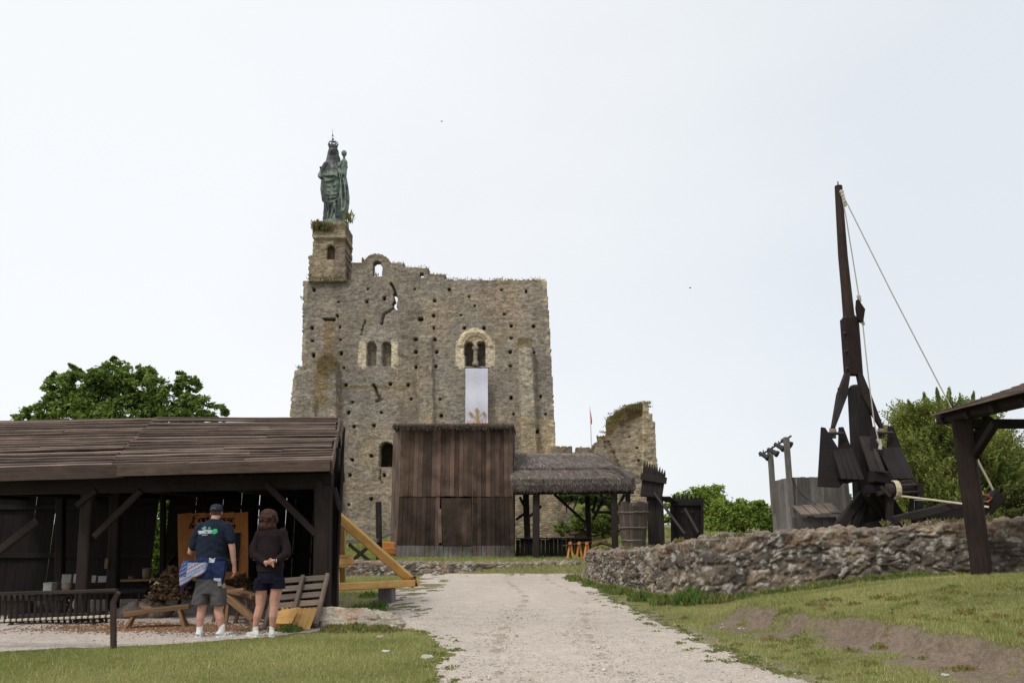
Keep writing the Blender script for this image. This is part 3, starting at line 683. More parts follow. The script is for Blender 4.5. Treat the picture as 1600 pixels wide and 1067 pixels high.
sp = [(at(x, float(keep_top(np.array([x]))[0])+.8, 70.5), .6, random.uniform(.12, .3), random.choice((4, 10, 25))) for x in [random.uniform(612, 852) for _ in range(26)]] + [(at(589, 432, 70.4), .4, .4, 24), (at(474, 470, 70.2), .3, .45, 20), (at(470, 578, 70), .4, .5, 24)]
tuft('wall_top_plants', sp, keep_t)['kind'] = 'stuff'
# putlog beams sticking out
# statue ----------------------------------------------------------------
YS = 71.4
def sp_at(zx, zy, dy=0.): v = at(490+zx/6.67, 200+zy/6.67, YS); v.y += dy; return v
sk = .0605/6.67*1.0
st = thing('statue', 'green bronze statue of a crowned woman holding a child on top of the keep turret', 'statue', tuple(sp_at(215, 990)))
prof = [(990, 105, 325), (940, 108, 325), (900, 108, 322), (850, 112, 325), (800, 113, 330), (740, 108, 335), (680, 100, 338), (620, 92, 340), (580, 90, 338), (540, 92, 335), (500, 100, 325), (460, 106, 305), (420, 118, 292), (390, 126, 284), (370, 134, 276), (350, 148, 265)]
def foldm(t, z):
    zz = (z-27)/7.9; return 1+.055*math.sin(9*t+3*math.sin(zz*5))*(1 if zz < .62 else .35)+.03*math.sin(17*t+2+zz*6)
m = MB(); secs = []
for (zy, a, b) in prof:
    c = sp_at((a+b)/2, zy); secs.append((c.x, c.y, c.z, (b-a)/2*sk, (b-a)/2*sk*.72))
m.loft(secs, 48, foldm)
def P2(pts, r, dy=-1.): m.limb([(sp_at(x, y, (dd[0] if dd else 0)+dy), r) for (x, y, *dd) in pts], 8)
P2([(205, 350), (205, 310)], .42, 0)                                  # neck
m.ell(sp_at(204, 262, -.1), .40, .44, .52); m.ell(sp_at(203, 262, -.5), .10, .14, .12)      # face, nose
P2([(205, 205), (178, 230), (162, 290), (150, 350), (138, 385)], .17, -.15); P2([(205, 205), (232, 230), (248, 290), (262, 350), (275, 390)], .17, -.15)   # veil edges
m.ell(sp_at(205, 265, .25), .50, .42, .70); m.ell(sp_at(206, 330, .35), .62, .4, .75)
for k_, (zy, sag, x0, x1) in enumerate([(505, 45, 95, 300), (530, 60, 92, 300), (560, 45, 95, 290), (600, 60, 115, 300), (640, 70, 118, 300), (690, 60, 120, 300), (740, 40, 130, 290)]):
    pts = []
    for i in range(9):
        t = i/8; x = x0+(x1-x0)*t; pts.append((sp_at(x, zy+sag*math.sin(math.pi*t)-18*t, -.25-.72*math.sin(math.pi*t)), .085 if k_ < 3 else .06))
    m.limb(pts, 6)
for (xa, ya, xb, yb) in ((150, 820, 118, 985), (175, 820, 160, 985), (240, 800, 190, 985), (250, 830, 235, 985), (275, 800, 285, 985), (300, 560, 312, 980), (325, 560, 350, 720), (350, 720, 335, 900), (300, 600, 280, 800)):
    P2([(xa, ya), ((xa+xb)/2+6, (ya+yb)/2), (xb, yb)], .075, -.82)
P2([(118, 800), (200, 812), (240, 792), (285, 770)], .07, -.85)                      # hem of the overdress
P2([(325, 540, .3), (342, 640, .3), (352, 740, .3), (345, 830, .3), (332, 900, .3)], .22, -.3)   # mantle on the right
P2([(100, 560), (92, 640), (102, 700), (110, 760)], .2, -.1)
P2([(135, 395), (105, 450), (85, 520)], .27, -.3); P2([(85, 520), (92, 545)], .20, -.75)      # her right arm and fist
for i in range(4): P2([(72+i*9, 535), (70+i*9, 555)], .05, -.95)
P2([(93, 540), (97, 480), (95, 455)], .05, -.95); m.ell(sp_at(95, 458, -.95), .12)
P2([(275, 400), (310, 480), (300, 520), (265, 530)], .24, -.4)                       # her left arm under the child
P2([(325, 520), (330, 440), (332, 385)], .30, -.55); P2([(332, 385), (330, 335)], .13, -.55); m.ell(sp_at(331, 296, -.6), .26, .28, .31); m.ell(sp_at(328, 298, -.88), .05)
P2([(315, 380), (290, 430), (272, 440)], .11, -.8); P2([(345, 380), (358, 440), (345, 475)], .12, -.6)
P2([(325, 520), (300, 500), (262, 470)], .17, -.9); P2([(335, 520), (345, 570), (342, 620)], .17, -.6); P2([(262, 470), (255, 540)], .15, -.9)
for x in (275, 300, 320): P2([(x, 450), (x-15, 500), (x-5, 560)], .05, -.98)
def brt(co):
    n = fbm(co[:, 0]*1.1, co[:, 2]*.6, co[:, 1], seed=151)[:, None]; p_ = ss((n-.48)/.1); hgt = ss((co[:, 2]-31.0)/1.0)[:, None]*ss((33.4-co[:, 2])/.5)[:, None]
    p_ = np.clip(p_+.45*hgt, 0, 1); return np.array([.55, .50, .55])*(1-p_)+np.array([1.7, 1.9, 1.6])*p_
bd = m.remesh('figure', M['bronze'], st, .055, 2, brt, lambda co: .05*(fbm(co[:, 0]*3, co[:, 2]*3, co[:, 1]*3, seed=5)-.5))
m = MB()
for zy, r in ((205, .36), (193, .38)):
    c = sp_at(203, zy); m.tube([c+Vector((r*math.cos(t), r*math.sin(t), 0)) for t in np.linspace(0, 2*math.pi, 17)], .06, 6)
for k_ in range(8):
    t = k_*math.pi/4; c = sp_at(203, 193); d = Vector((math.cos(t), math.sin(t), 0)); m.tube([c+d*.36, c+d*.48+Vector((0, 0, .2)), c+d*.36+Vector((0, 0, .42)), c+Vector((0, 0, .5))], .04, 5); m.ell(c+d*.42+Vector((0, 0, .14)), .07)
c = sp_at(200, 120); m.ell(c, .11); m.ell(sp_at(199, 78), .07); m.tube([sp_at(201, 150), sp_at(198, 12)], [.035, .015], 6); m.beam(sp_at(190, 88), sp_at(209, 88), .035)
m.build('crown', M['bronze'], st, True)
m = MB(); c0 = sp_at(222, 1005); m.loft([(c0.x, c0.y, c0.z-.4, 1.3, 1.15), (c0.x, c0.y, c0.z+.12, 1.25, 1.1), (c0.x, c0.y, c0.z+.2, 1.15, 1.0)], 24, tint=(1.2, 1.4, 1.2)); m.build('base', M['bronze'], st)

# banner ------------------------------------------------------------------
YB = 69.05
bn = thing('banner', 'long white banner with gold three branched emblem hanging below the right keep window', 'banner', tuple(at(745, 662, YB)))
X0, X1 = at(727, 600, YB)[0], at(762, 600, YB)[0]; Z1, Z0 = at(745, 575.5, YB)[2], at(745, 672, YB)[2]
gx, gz = np.meshgrid(np.linspace(0, 1, 25), np.linspace(0, 1, 70)); gy = .05*np.sin(gx*9+gz*2)*(1-gz*.6)+.05*np.sin(gz*11)
V = np.stack([X0+(X1-X0)*gx+.05*(1-gz), YB+gy, Z0+(Z1-Z0)*gz], -1).reshape(-1, 3); ix = np.arange(25*70).reshape(70, 25)
fb = np.stack([ix[:-1, :-1], ix[:-1, 1:], ix[1:, 1:], ix[1:, :-1]], -1).reshape(-1, 4)
VV = np.concatenate([V, V+np.array([0, .03, 0])]); cl = link('cloth', np_mesh('cloth', VV, np.concatenate([fb, fb[:, ::-1]+len(V)]), np.ones((len(VV), 3))), M['white'], bn, True)
m = MB(); m.tube([(X0-.1, YB, Z1+.03), (X1+.15, YB, Z1+.03)], .05, 6); m.build('rod', M['metal'], bn)
m = MB(); ez = YB-.13
def gs(pts, wd=.055, t=1.):
    wd *= .65
    m.tube([at(x, y, ez) for x, y in pts], wd, 5, t)
gs([(745, 662), (745, 637)], .12); gs([(745, 655), (738, 648), (735, 644)]); gs([(745, 655), (752, 648), (756, 644)])
for (cx, cy) in ((745, 640.5), (735, 645.5), (756, 645.5)):
    gs([(cx-2.8, cy), (cx+2.8, cy)], .1); gs([(cx, cy-2.8), (cx, cy+2.8)], .1); gs([(cx-1.5, cy-1.5), (cx+1.5, cy+1.5)], .07); gs([(cx+1.5, cy-1.5), (cx-1.5, cy+1.5)], .07)
for x in (732, 736, 740, 750, 754, 758): gs([(x, 662), (x+random.uniform(-1.5, 1.5), 656)], .07)
m.build('emblem', M['gold'], bn)
m = MB(); m.beam(at(728.5, 662, ez), at(762, 662, ez), .3, .1); m.build('red_edge', M['redc'], bn)

# ruined tower, curtain wall with crenels, flag ----------------------------
rt_ = thing('ruined_tower', 'broken stone tower fragment with overgrown sloping top right of the thatched roof', 'ruin', tuple(at(985, 800, 60)))
def kr(px, py):
    n = (vn(px*.5, py*.5, seed=161)-.5)*2.2
    top = np.interp(px, [930, 936, 936.1, 950, 950.1, 958, 970, 985, 1000, 1013, 1013.1, 1019, 1019.1, 1027], [704, 692, 677, 677, 654, 647, 639, 632, 629, 628, 646, 646, 658, 660])
    return (py+n > top) & (px+n*.7 > 932) & (px+n*.4 < np.interp(py, [628, 646, 660, 720, 860], [1015, 1021, 1023.5, 1027, 1034]))
def rr(px, py, X, Z):
    r = .12*(fbm(X*2, Z*3, seed=162)-.5)*2 + np.where(px > 1003, .35, 0) + np.where(px < 950, -.4, 0)-.02*np.abs(px-1003)
    cr = polyd(px, py, [(951, 690), (960, 712), (972, 742)], 0); r = np.where(cr < 3+2*vn(px*.5, py*.4, seed=3), r-.5, r)
    for (hx, hy) in ((985, 682), (996, 700), (998, 720)): r = np.where((np.abs(px-hx) < 1.4) & (np.abs(py-hy) < 1.6), -.7, r)
    return r
def crr(px, py, X, Z):
    n2 = fbm(X*1.2, Z*1.2, seed=163)[..., None]; c = np.ones(px.shape+(3,))*np.array([.98, .93, .84])*(.8+.35*n2)
    top = np.interp(px, [950, 970, 1000, 1013], [660, 641, 629, 628]); mo = (ss((28-(py-top))/10)*(px < 1008)*.9*ss((fbm(X*1., Z*1., seed=164)-.3)/.15))[..., None]
    c = c*(1-mo)+np.array([.50, .38, .20])*mo; q = _h(np.floor(px/7), np.floor(py/6), 0*px, 17)
    c = np.where((px > 1003)[..., None], np.array([1.35, 1.28, 1.1])*(.85+.3*q)[..., None], c)
    return np.where(((np.mod(py, 6) < .9) & (px > 1003))[..., None], c*.72, c)
facade('masonry', 60, at(930, 700, 60)[0]-.2, at(1034, 850, 60)[0]+.4, .3, at(1000, 620, 60)[2], .07, kr, rr, crr, 1.6, M['ashlar'], rt_)
sp = [(at(x, float(np.interp(x, [936, 950, 970, 1000, 1013], [678, 656, 639, 628, 627]))+random.uniform(0, 14), 59.9), .5, random.uniform(.10, .22), 55) for x in np.arange(952, 1012, 1.2)] + [(at(944, 677, 60), .4, .25, 40)]
tuft('top_plants', sp, rt_, dry=.45)['kind'] = 'stuff'
cw = thing('curtain_wall', 'low crenellated stone wall between the keep and the ruined tower', 'wall', tuple(at(905, 800, 62)))
def kc(px, py):
    n = (vn(px*.5, py*.5, seed=171)-.5)*1.2
    top = np.interp(px, [860, 868, 894.5, 894.6, 900, 900.1, 922, 922.1, 929, 940], [697, 697.5, 697.5, 707, 707, 698, 698.5, 703, 692, 688]); return (py+n > top)
facade('masonry', 62, at(862, 700, 62)[0], at(940, 700, 62)[0], .3, at(900, 688, 62)[2], .09, kc, lambda px, py, X, Z: .1*(fbm(X*2, Z*3, seed=172)-.5), lambda px, py, X, Z: np.ones(px.shape+(3,))*np.array([.72, .66, .58])*(.7+.6*fbm(X*1.5, Z*1.5, seed=173)[..., None]), .8, M['ashlar'], cw)
fl = thing('flag', 'small red flag hanging from a thin pole behind the crenellated wall', 'flag', tuple(at(925, 715, 63)))
m = MB(); m.tube([at(925, 720, 63), at(921.5, 635, 63)], [.06, .035], 8, (.8, .8, .78)); m.build('pole', M['plain'], fl)
m = MB(); pts = [(921.8, 640), (922.6, 644), (923.6, 650), (924.4, 656), (924.2, 662)]
for (a, b) in zip(pts, pts[1:]):
    wv = [at(921.7+(a[1]-640)*.04, a[1], 63), at(a[0]+.7, a[1]+1, 63.3), at(b[0]+.7, b[1]+1, 62.8), at(921.7+(b[1]-640)*.04, b[1], 63)]
    m.add(wv+[v+Vector((0, .02, 0)) for v in wv], [(0, 1, 2, 3), (7, 6, 5, 4)])
m.build('cloth', M['redc'], fl)
# lower masonry pieces near the keep foot seen through the shelter
fw = thing('ruined_wall', 'broken low stone wall stub seen between the shelter posts', 'ruin', tuple(at(850, 840, 52)))
facade('masonry', 52, at(800, 800, 52)[0], at(873, 800, 52)[0], .2, 5.2, .08, lambda px, py: (px + (vn(px*.5, py*.5, seed=6)-.5)*2 < 873) & (py > 766), lambda px, py, X, Z: .12*(fbm(X*2, Z*3, seed=182)-.5), lambda px, py, X, Z: np.ones(px.shape+(3,))*np.array([1.0, .93, .80])*(.7+.5*fbm(X*1.5, Z*1.5, seed=183)[..., None]), 2., M['ashlar'], fw)
tw = thing('terrace_wall', 'low dry stone terrace wall on the grassy slope seen through the shelter', 'wall', tuple(at(915, 800, 50)))
facade('masonry', 48, at(872, 800, 48)[0], at(1000, 800, 48)[0], .4, 3.2, .09, lambda px, py: (py + (vn(px*.3, py*.3, seed=6)-.5)*5 > 800), lambda px, py, X, Z: .15*(fbm(X*2, Z*3, seed=182)-.5), lambda px, py, X, Z: np.ones(px.shape+(3,))*np.array([.55, .54, .50])*(.6+.6*fbm(X*1.5, Z*1.5, seed=183)[..., None]), .6, M['ashlar'], tw)

# ------------------------------------------------------------------ rubble garden walls with modelled stones
def stone_wall(name, line, hfun, thick, step, mat, label, cat, su=.52, sv=.33, seed=200, rel=.10):
    P = np.array(line, float); seg = np.hypot(*(P[1:]-P[:-1]).T); S = np.concatenate([[0], np.cumsum(seg)]); n = int(S[-1]/step)+1
    s = np.linspace(0, S[-1], n); ss_ = np.clip(s+0, 0, S[-1])
    bx = np.interp(ss_, S, P[:, 0]); by = np.interp(ss_, S, P[:, 1])
    k_ = max(3, int(.18/step)); ker = np.ones(k_)/k_
    bxp = np.convolve(np.pad(bx, k_//2, 'edge'), ker, 'same')[k_//2:-(k_//2)][:n]; byp = np.convolve(np.pad(by, k_//2, 'edge'), ker, 'same')[k_//2:-(k_//2)][:n]
    tx, ty = np.gradient(bxp), np.gradient(byp); L = np.hypot(tx, ty); tx, ty = tx/L, ty/L; nxn, nyn = ty, -tx     # outward normal = right of travel... flipped below
    nxn, nyn = -nxn*-1, -nyn*-1
    base = H(bxp, byp)-.15; h = hfun(s)-base
    hm = 1.0; nt_ = int((1.6+thick+.8)/step); tt = np.linspace(0, 1, nt_)
    front = .60; topf = .22
    U, Tt = np.meshgrid(s, tt)
    hh = h[None]; bb = base[None]
    # cross-section: up the front, over the top, down the back
    a = np.clip(Tt/front, 0, 1); b = np.clip((Tt-front)/topf, 0, 1); c = np.clip((Tt-front-topf)/(1-front-topf), 0, 1)
    rnd = .07; Zc = bb+hh*a*(1-c*.8); D = thick*b + .12*a*1.0      # batter
    Zc = Zc + .05*np.sin(np.pi*b)
    vt = a*hh + b*thick + c*hh*.8
    wx = (fbm(U*2.6, vt*2.6, seed=seed+9)-.5)*.42; wy = (fbm(U*2.6+9, vt*2.6, seed=seed+10)-.5)*.32
    f1, f2, idv = voro((U+wx)/su, (vt+wy)/sv, seed); f1b, f2b, idb = voro((U+wx)/su*2.3, (vt+wy)/sv*2.3, seed+20)
    e_ = ss((f2-f1)/.42); eb = ss((f2b-f1b)/.3)
    dome = e_*(.25+1.0*idv) ; n1 = fbm(U*7, vt*7, seed=seed+3, o=4)-.5; n2 = fbm(U*22, vt*22, seed=seed+4, o=2)-.5
    small = (idv < .45)
    r = rel*(dome*.55 + .45*eb*small) + .13*n1*rel/.1 + .04*n2 - .02*(1-ss((f2-f1)/.10))
    nX = nxn[None]; nY = nyn[None]; outw = (1-ss(b*1.0))*1.0 - ss(c*3)*1.0
    upn = np.sin(np.pi*np.clip((Tt-front+.03)/(topf+.06), 0, 1))
    X = bxp[None]+nX*(-D+r*outw); Y = byp[None]+nY*(-D+r*outw); Z = Zc+r*upn*.9*(a > .9)+(fbm(U*.9, 0*U, seed=seed+7)-.5)*.12*a
    V = np.stack([X, Y, Z], -1).reshape(-1, 3); A, B = X.shape; ix = np.arange(A*B).reshape(A, B)
    fc = np.stack([ix[:-1, :-1], ix[:-1, 1:], ix[1:, 1:], ix[1:, :-1]], -1).reshape(-1, 4)
    # flint grey, dark lichen and warm limestone stones; mortar between
    h2 = _h(np.floor(idv*9973), 0*idv, 0*idv, 5)
    c1 = np.array([.125, .105, .086]); c2 = np.array([.33, .27, .19]); c3 = np.array([.20, .162, .12]); c4 = np.array([.25, .175, .12]); c0 = np.array([.10, .085, .071])
    cc = np.where((idv < .34)[..., None], c1, np.where((idv < .52)[..., None], c2, np.where((idv < .80)[..., None], c3, np.where((idv < .86)[..., None], c4, c0))))
    cc = cc*(.75+.5*h2)[..., None]; mort = np.array([.225, .183, .138])*(.7+.5*fbm(U*4, vt*4, seed=seed+5))[..., None]
    me_ = ss((.24-(f2-f1)+.3*(n1))/.2)[..., None]; cc = cc*(1-me_)+mort*me_
    lich = ss((fbm(U*3.2, vt*3.2, seed=seed+6)-.50)/.10)[..., None]; cc = cc*(1-.55*lich)+np.array([.075, .065, .055])*.55*lich
    wht = ss((fbm(U*11, vt*11, seed=seed+8)-.60)/.05)[..., None]; cc = cc*(1-.65*wht)+np.array([.50, .47, .42])*.65*wht
    red = ss((fbm(U*2.0, vt*2, seed=seed+11)-.56)/.08)[..., None]*(a > .8)[..., None]; cc = cc*(1-.45*red)+np.array([.27, .17, .11])*.45*red
    bare = (upn > .3)[..., None]; cc = np.where(bare, cc*.5+np.array([.30, .24, .19])*.5, cc)
    o = link(name, np_mesh(name, V, fc, cc.reshape(-1, 3)), mat); return tag(o, label, cat)
k = NM('pitted_rubble', .95, .12); tcn = k.n('ShaderNodeTexCoord').outputs['Object']
na = k.noise(tcn, 22, 6, .75); nb_ = k.noise(tcn, 75, 3, .7)
k.col(k.mix(k.mix(k.tint(), k.ramp(na, [(.3, .55), (.5, 1.), (.7, 1.5)])), k.ramp(nb_, [(.3, .75), (.7, 1.25)]))); k.bump(k.mix(na, nb_, .4, 'MIX'), 1., .04); M['rubble'] = k.m
Wp = np.array(WL); Wl = np.concatenate([[0], np.cumsum(np.hypot(*(Wp[1:]-Wp[:-1]).T))])
htop = lambda s: np.interp(s, Wl, [.67, .78, .98, 1.22, 1.37, 1.62, 1.78])
stone_wall('rubble_wall', WL, htop, .5, .03, M['rubble'], 'waist high grey rubble stone wall curving along the right side of the path', 'wall', seed=210, rel=.11)
tuft('wall_plants', [((x, y, float(H(x, y))*0+z), .12, random.uniform(.05, .14), 22) for x, y, z in [(lambda s: (float(np.interp(s, Wl, Wp[:, 0]))+random.uniform(.05, .3), float(np.interp(s, Wl, Wp[:, 1]))+random.uniform(.0, .25), float(htop(s))+.07))(random.uniform(1, Wl[-2])) for _ in range(30)]], None, 'small dry plants rooted along the top of the rubble wall', 'plants', .4)['kind'] = 'stuff'
LWp = [(-7.5, 27.7), (-5, 27.9), (-2.6, 28.0), (.2, 28.25), (2.9, 28.5)]
stone_wall('low_wall', LWp, lambda s: .30+0*s, .35, .04, M['rubble'], 'knee high dark stone kerb wall across the end of the path', 'wall', su=.30, sv=.18, seed=260, rel=.07)
# limestone outcrop beside the shed and small stones in the grass
def rock(name, c, sx, sy, sz, seed, label, n=60, col=(.50, .43, .34), tilt=0, group=None):
    u, v_ = np.meshgrid(np.linspace(0, 2*np.pi, n, endpoint=False), np.linspace(-.5*np.pi, .5*np.pi, n//2))
    d = np.stack([np.cos(v_)*np.cos(u), np.cos(v_)*np.sin(u), np.sin(v_)], -1)
    r = 1+.55*(fbm(d[..., 0]*1.6+seed, d[..., 1]*1.6, d[..., 2]*1.6, seed=seed)-.5)*2 + .18*(fbm(d[..., 0]*6+seed, d[..., 1]*6, d[..., 2]*6, seed=seed+1)-.5)*2
    st_ = np.round(d[..., 2]*r*4)/4; P = d*r[..., None]; P[..., 2] = P[..., 2]*.6+st_*.4
    P = P*np.array([sx, sy, sz]); P[..., 2] += tilt*P[..., 0]; P = P+np.array(c); A, B = u.shape; ix = np.arange(A*B).reshape(A, B)
    nx_ = np.roll(ix, -1, 1); fc = np.stack([ix[:-1], nx_[:-1], nx_[1:], ix[1:]], -1).reshape(-1, 4)
    q = fbm(P[..., 0]*3, P[..., 1]*3, P[..., 2]*6, seed=seed+2)[..., None]; T = np.array(col)*(.55+.9*q); rr_ = ss((fbm(P[..., 0]*2, P[..., 1]*2, P[..., 2]*2, seed=seed+3)-.58)/.06)[..., None]
    T = T*(1-.5*rr_)+np.array([.38, .22, .13])*.5*rr_; lc = ss((fbm(P[..., 0]*4, P[..., 1]*4, P[..., 2]*4, seed=seed+4)-.55)/.08)[..., None]; T = T*(1-.5*lc)+np.array([.12, .11, .09])*.5*lc
    o = link(name, np_mesh(name, P.reshape(-1, 3), fc, T.reshape(-1, 3)), M['rubble']); return tag(o, label, 'rock', group)
rock('limestone_outcrop', (-2.45, 13.75, .02), .72, .40, .26, 3, 'pale weathered limestone outcrop at the shed corner', 110, tilt=-.03)
for i, (px, py, Y, s, lb) in enumerate([(595, 992, 12.4, .05, 'small white stone in the lawn just below the limestone outcrop'), (666, 1030, 10.4, .06, 'small flat white stone near the lawn edge beside the path'), (602, 1024, 10.7, .04, 'tiny buff stone in the middle of the left lawn'), (1475, 1043, 8.8, .03, 'tiny white stone on the bare soil of the right bank')]):
    p_ = at(px, py, Y); rock('stone', (p_.x, p_.y, float(H(p_.x, p_.y))+.01), s*1.3, s, s*.5, 20+i, lb, 20, (.6, .58, .52))
for i, (x, y, s) in enumerate([(-3.3, 18.3, .16), (-3.75, 17.2, .2), (-3.0, 19.3, .14), (-3.5, 16.3, .17)]):
    rock('ditch_stone', (x, y, float(H(x, y))+.02), s*1.3, s, s*.8, 40+i, ['pale stone in the ditch under the middle of the yellow frame', 'largest rough stone lying in the ditch against the shed gable', 'smallest stone at the far end of the ditch by the yellow frame', 'rough stone in the ditch nearest the shed corner post'][i], 30, (.35, .30, .25), group='stones in the ditch')
# ------------------------------------------------------------------ open timber workshop on the left
YF, YRG, YBK = 14.3, 17.0, 19.0
shed = thing('timber_workshop', 'long dark open fronted timber shed with weathered board roof on the left', 'shed', (-7, YF, 0))
def lerp3(a, b, t): return a+(b-a)*t
Rl, Rk, Rr = at(-60, 661.5, 17.3), at(245, 655.5, YRG), at(530, 655.5, YRG)
El, Ek, Er = at(-60, 738, 13.7), at(168, 732, 13.7), at(517, 724, 13.7)
m = MB(); N = 17
for (Ea, Eb, Ra, Rb, nn) in ((El, Ek, Rl, Rk, 21), (Ek, Er, Rk, Rr, 20)):
    nrm = (Eb-Ea).cross(Ra-Ea).normalized(); sl = (Ra-Ea).normalized()
    for k_ in range(nn):
        t = k_/nn; L = (Ra-Ea).length/nn; a = lerp3(Ea, Ra, t+.5/nn)+nrm*.02; b = lerp3(Eb, Rb, t+.5/nn)+nrm*.02
        a = a+Vector((random.uniform(-.02, .02),)*1+(0, random.uniform(-.01, .01))); b = b+Vector((random.uniform(-.05, .05), 0, random.uniform(-.012, .012)))
        up = (nrm+sl*random.uniform(.16, .3)).normalized(); cuts = sorted([0, 1]+[random.uniform(.2, .8) for _ in range(random.choice((0, 1, 1)))])
        for c0, c1 in zip(cuts, cuts[1:]):
            lift = nrm*random.uniform(0, .018)
            m.beam(lerp3(a, b, c0)+lift, lerp3(a, b, c1-.0006)+lift, L*1.06, .03, tj(random.choice((.4, .5, .65, .9)), .2, .06), up=up, seg=3, wob=.004)
            o2_ = lift+nrm*.035+sl*L*random.uniform(-.5, -.38); m.beam(lerp3(a, b, c0)+o2_, lerp3(a, b, c1-.0006)+o2_, random.uniform(.03, .055), .03, tj(random.choice((1.1, 1.4, 2.0)), .15, .04), up=nrm, seg=4, wob=.006)
m.build('roof', M['roofw'], shed)
m = MB(); nrm = (Ek-El).cross(Rl-El).normalized()
quadbox(m, [El-nrm*.10+Vector((0, .1, 0)), Er-nrm*.10+Vector((-.1, .1, 0)), Rr-nrm*.10, Rl-nrm*.10, El-nrm*.04+Vector((0, .1, 0)), Er-nrm*.04+Vector((-.1, .1, 0)), Rr-nrm*.045, Rl-nrm*.045], (.7, .7, .7))
bk = Vector((-.35, 2.6, -1.05)); quadbox(m, [Rl-Vector((0, 0, .13)), Rr-Vector((.02, 0, .13)), Rr+bk-Vector((0, 0, .1)), Rl+bk-Vector((0, 0, .1)), Rl-Vector((0, 0, .06)), Rr-Vector((0, 0, .06)), Rr+bk, Rl+bk], (.8, .8, .8))
m.build('roof_deck', M['dark'], shed)
m = MB(); m.beam(El+Vector((0, -.05, -.06)), Ek+Vector((.3, -.05, -.05)), .045, .20, tj(.62), up=(0, 0, 1), seg=4, wob=.006); m.beam(Ek+Vector((.2, -.07, -.03)), Er+Vector((0, -.07, -.04)), .045, .19, tj(.7), up=(0, 0, 1), seg=4, wob=.006)
m.build('fascia_board', M['roofw'], shed)
m = MB(); m.beam(at(-60, 761, YF), at(520, 750, YF), .22, .28, .75, up=(0, 0, 1), seg=6, wob=.008); m.build('eaves_beam', M['dark'], shed)
m = MB()
for z_, y_ in ((3.1, 16.9), (2.55, 18.8)): m.beam((-11.8, y_, z_), (-3.9, y_, z_), .16, .2, .7)
for x_ in (-11, -9.4, -7.8, -6.2, -4.6): m.beam((x_, 14.2, 2.35), (x_, 17, 3.42), .09, .14, .7); m.beam((x_, 14.3, 2.2), (x_, 19, 2.2), .14, .18, .6)
m.build('roof_framing', M['dark'], shed)
def post(px0, py0, px1, Y, w_, t=.9, par=shed, name='post', mat='dark', zt=None):
    m = MB(); p = at(px0, py0, Y); q = at(px1, 960, Y); zg = float(H(q.x, Y))-.1; q = Vector((q.x, Y, zg)); m.beam(q, p, w_, w_, t, up=(0, 1, 0), seg=5, wob=.006); return m.build(name, M[mat], par)
post(139, 766, 128, YF, .19, (1., .96, .95)); post(182, 770, 176, 16.2, .19, .9); post(255, 760, 253, 17.5, .10, .6); post(506, 760, 504, YF, .27, (1.1, 1.03, 1.)); post(524, 700, 521, 14.9, .16, .7)
post(95, 775, 92, 17.6, .16, .6); post(395, 768, 394, 18.6, .16, .6)
for a_, b_, wd in (((220, 766), (148, 838), .10), ((416, 756), (494, 834), .10), ((120, 790), (150, 766), .09), ((60, 812), (-10, 868), .12), ((497, 752), (513, 790), .09), ((522, 762), (532, 796), .07)):
    m = MB(); m.beam(at(*a_, YF-.12), at(*b_, YF-.10), wd, wd*.8, (1.05, .98, .95), up=(0, 1, 0), seg=3, wob=.004); m.build('brace', M['dark'], shed)
m = MB()
def planks(m, A, B, top, bot, n, gap, t=1., th=.03, lean=0., jt=.03):
    """vertical planks between ground points A,B; top/bot functions of t"""
    A, B = Vector(A), Vector(B); d = (B-A); L = d.length; dn = d.normalized(); nn = Vector((-dn.y, dn.x, 0))
    for i in range(n):
        c = (i+.5)/n; wd = L/n-gap*random.uniform(.4, 1.6); p = A+d*c; o = nn*random.uniform(-.006, .006)
        m.beam((p.x+o.x, p.y+o.y, bot(c)), (p.x+o.x+lean+random.uniform(-.008, .008), p.y+o.y, top(c)+random.uniform(-jt, jt)), wd, th, tj(t, .3, .04), up=nn, cham=.06, seg=2)
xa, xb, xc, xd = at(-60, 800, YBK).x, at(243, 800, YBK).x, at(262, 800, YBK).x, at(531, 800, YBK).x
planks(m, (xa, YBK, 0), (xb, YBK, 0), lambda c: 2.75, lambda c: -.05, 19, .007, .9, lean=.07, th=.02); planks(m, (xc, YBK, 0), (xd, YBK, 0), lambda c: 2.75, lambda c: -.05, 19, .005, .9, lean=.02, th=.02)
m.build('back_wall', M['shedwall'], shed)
m = MB()
for z_ in (1.95, .9): m.beam((xa, YBK-.05, z_), (xb, YBK-.05, z_), .06, .10, .6); m.beam((xc, YBK-.05, z_), (xd, YBK-.05, z_), .06, .10, .6)
m.beam((xb, YBK-.06, .2), (xc+.3, YBK-.06, .95), .06, .09, .7); m.build('wall_rail', M['dark'], shed)
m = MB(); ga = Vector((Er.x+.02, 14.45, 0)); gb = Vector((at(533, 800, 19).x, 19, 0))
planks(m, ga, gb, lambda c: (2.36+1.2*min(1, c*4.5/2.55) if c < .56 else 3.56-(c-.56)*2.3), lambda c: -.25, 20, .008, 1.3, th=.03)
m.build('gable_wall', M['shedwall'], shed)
m = MB(); m.beam(Er+Vector((.02, -.02, -.06)), Rr+Vector((.02, 0, -.06)), .04, .2, (1.0, .9, .9), up=(0, -.3, 1)); m.build('barge_board', M['roofw'], shed)

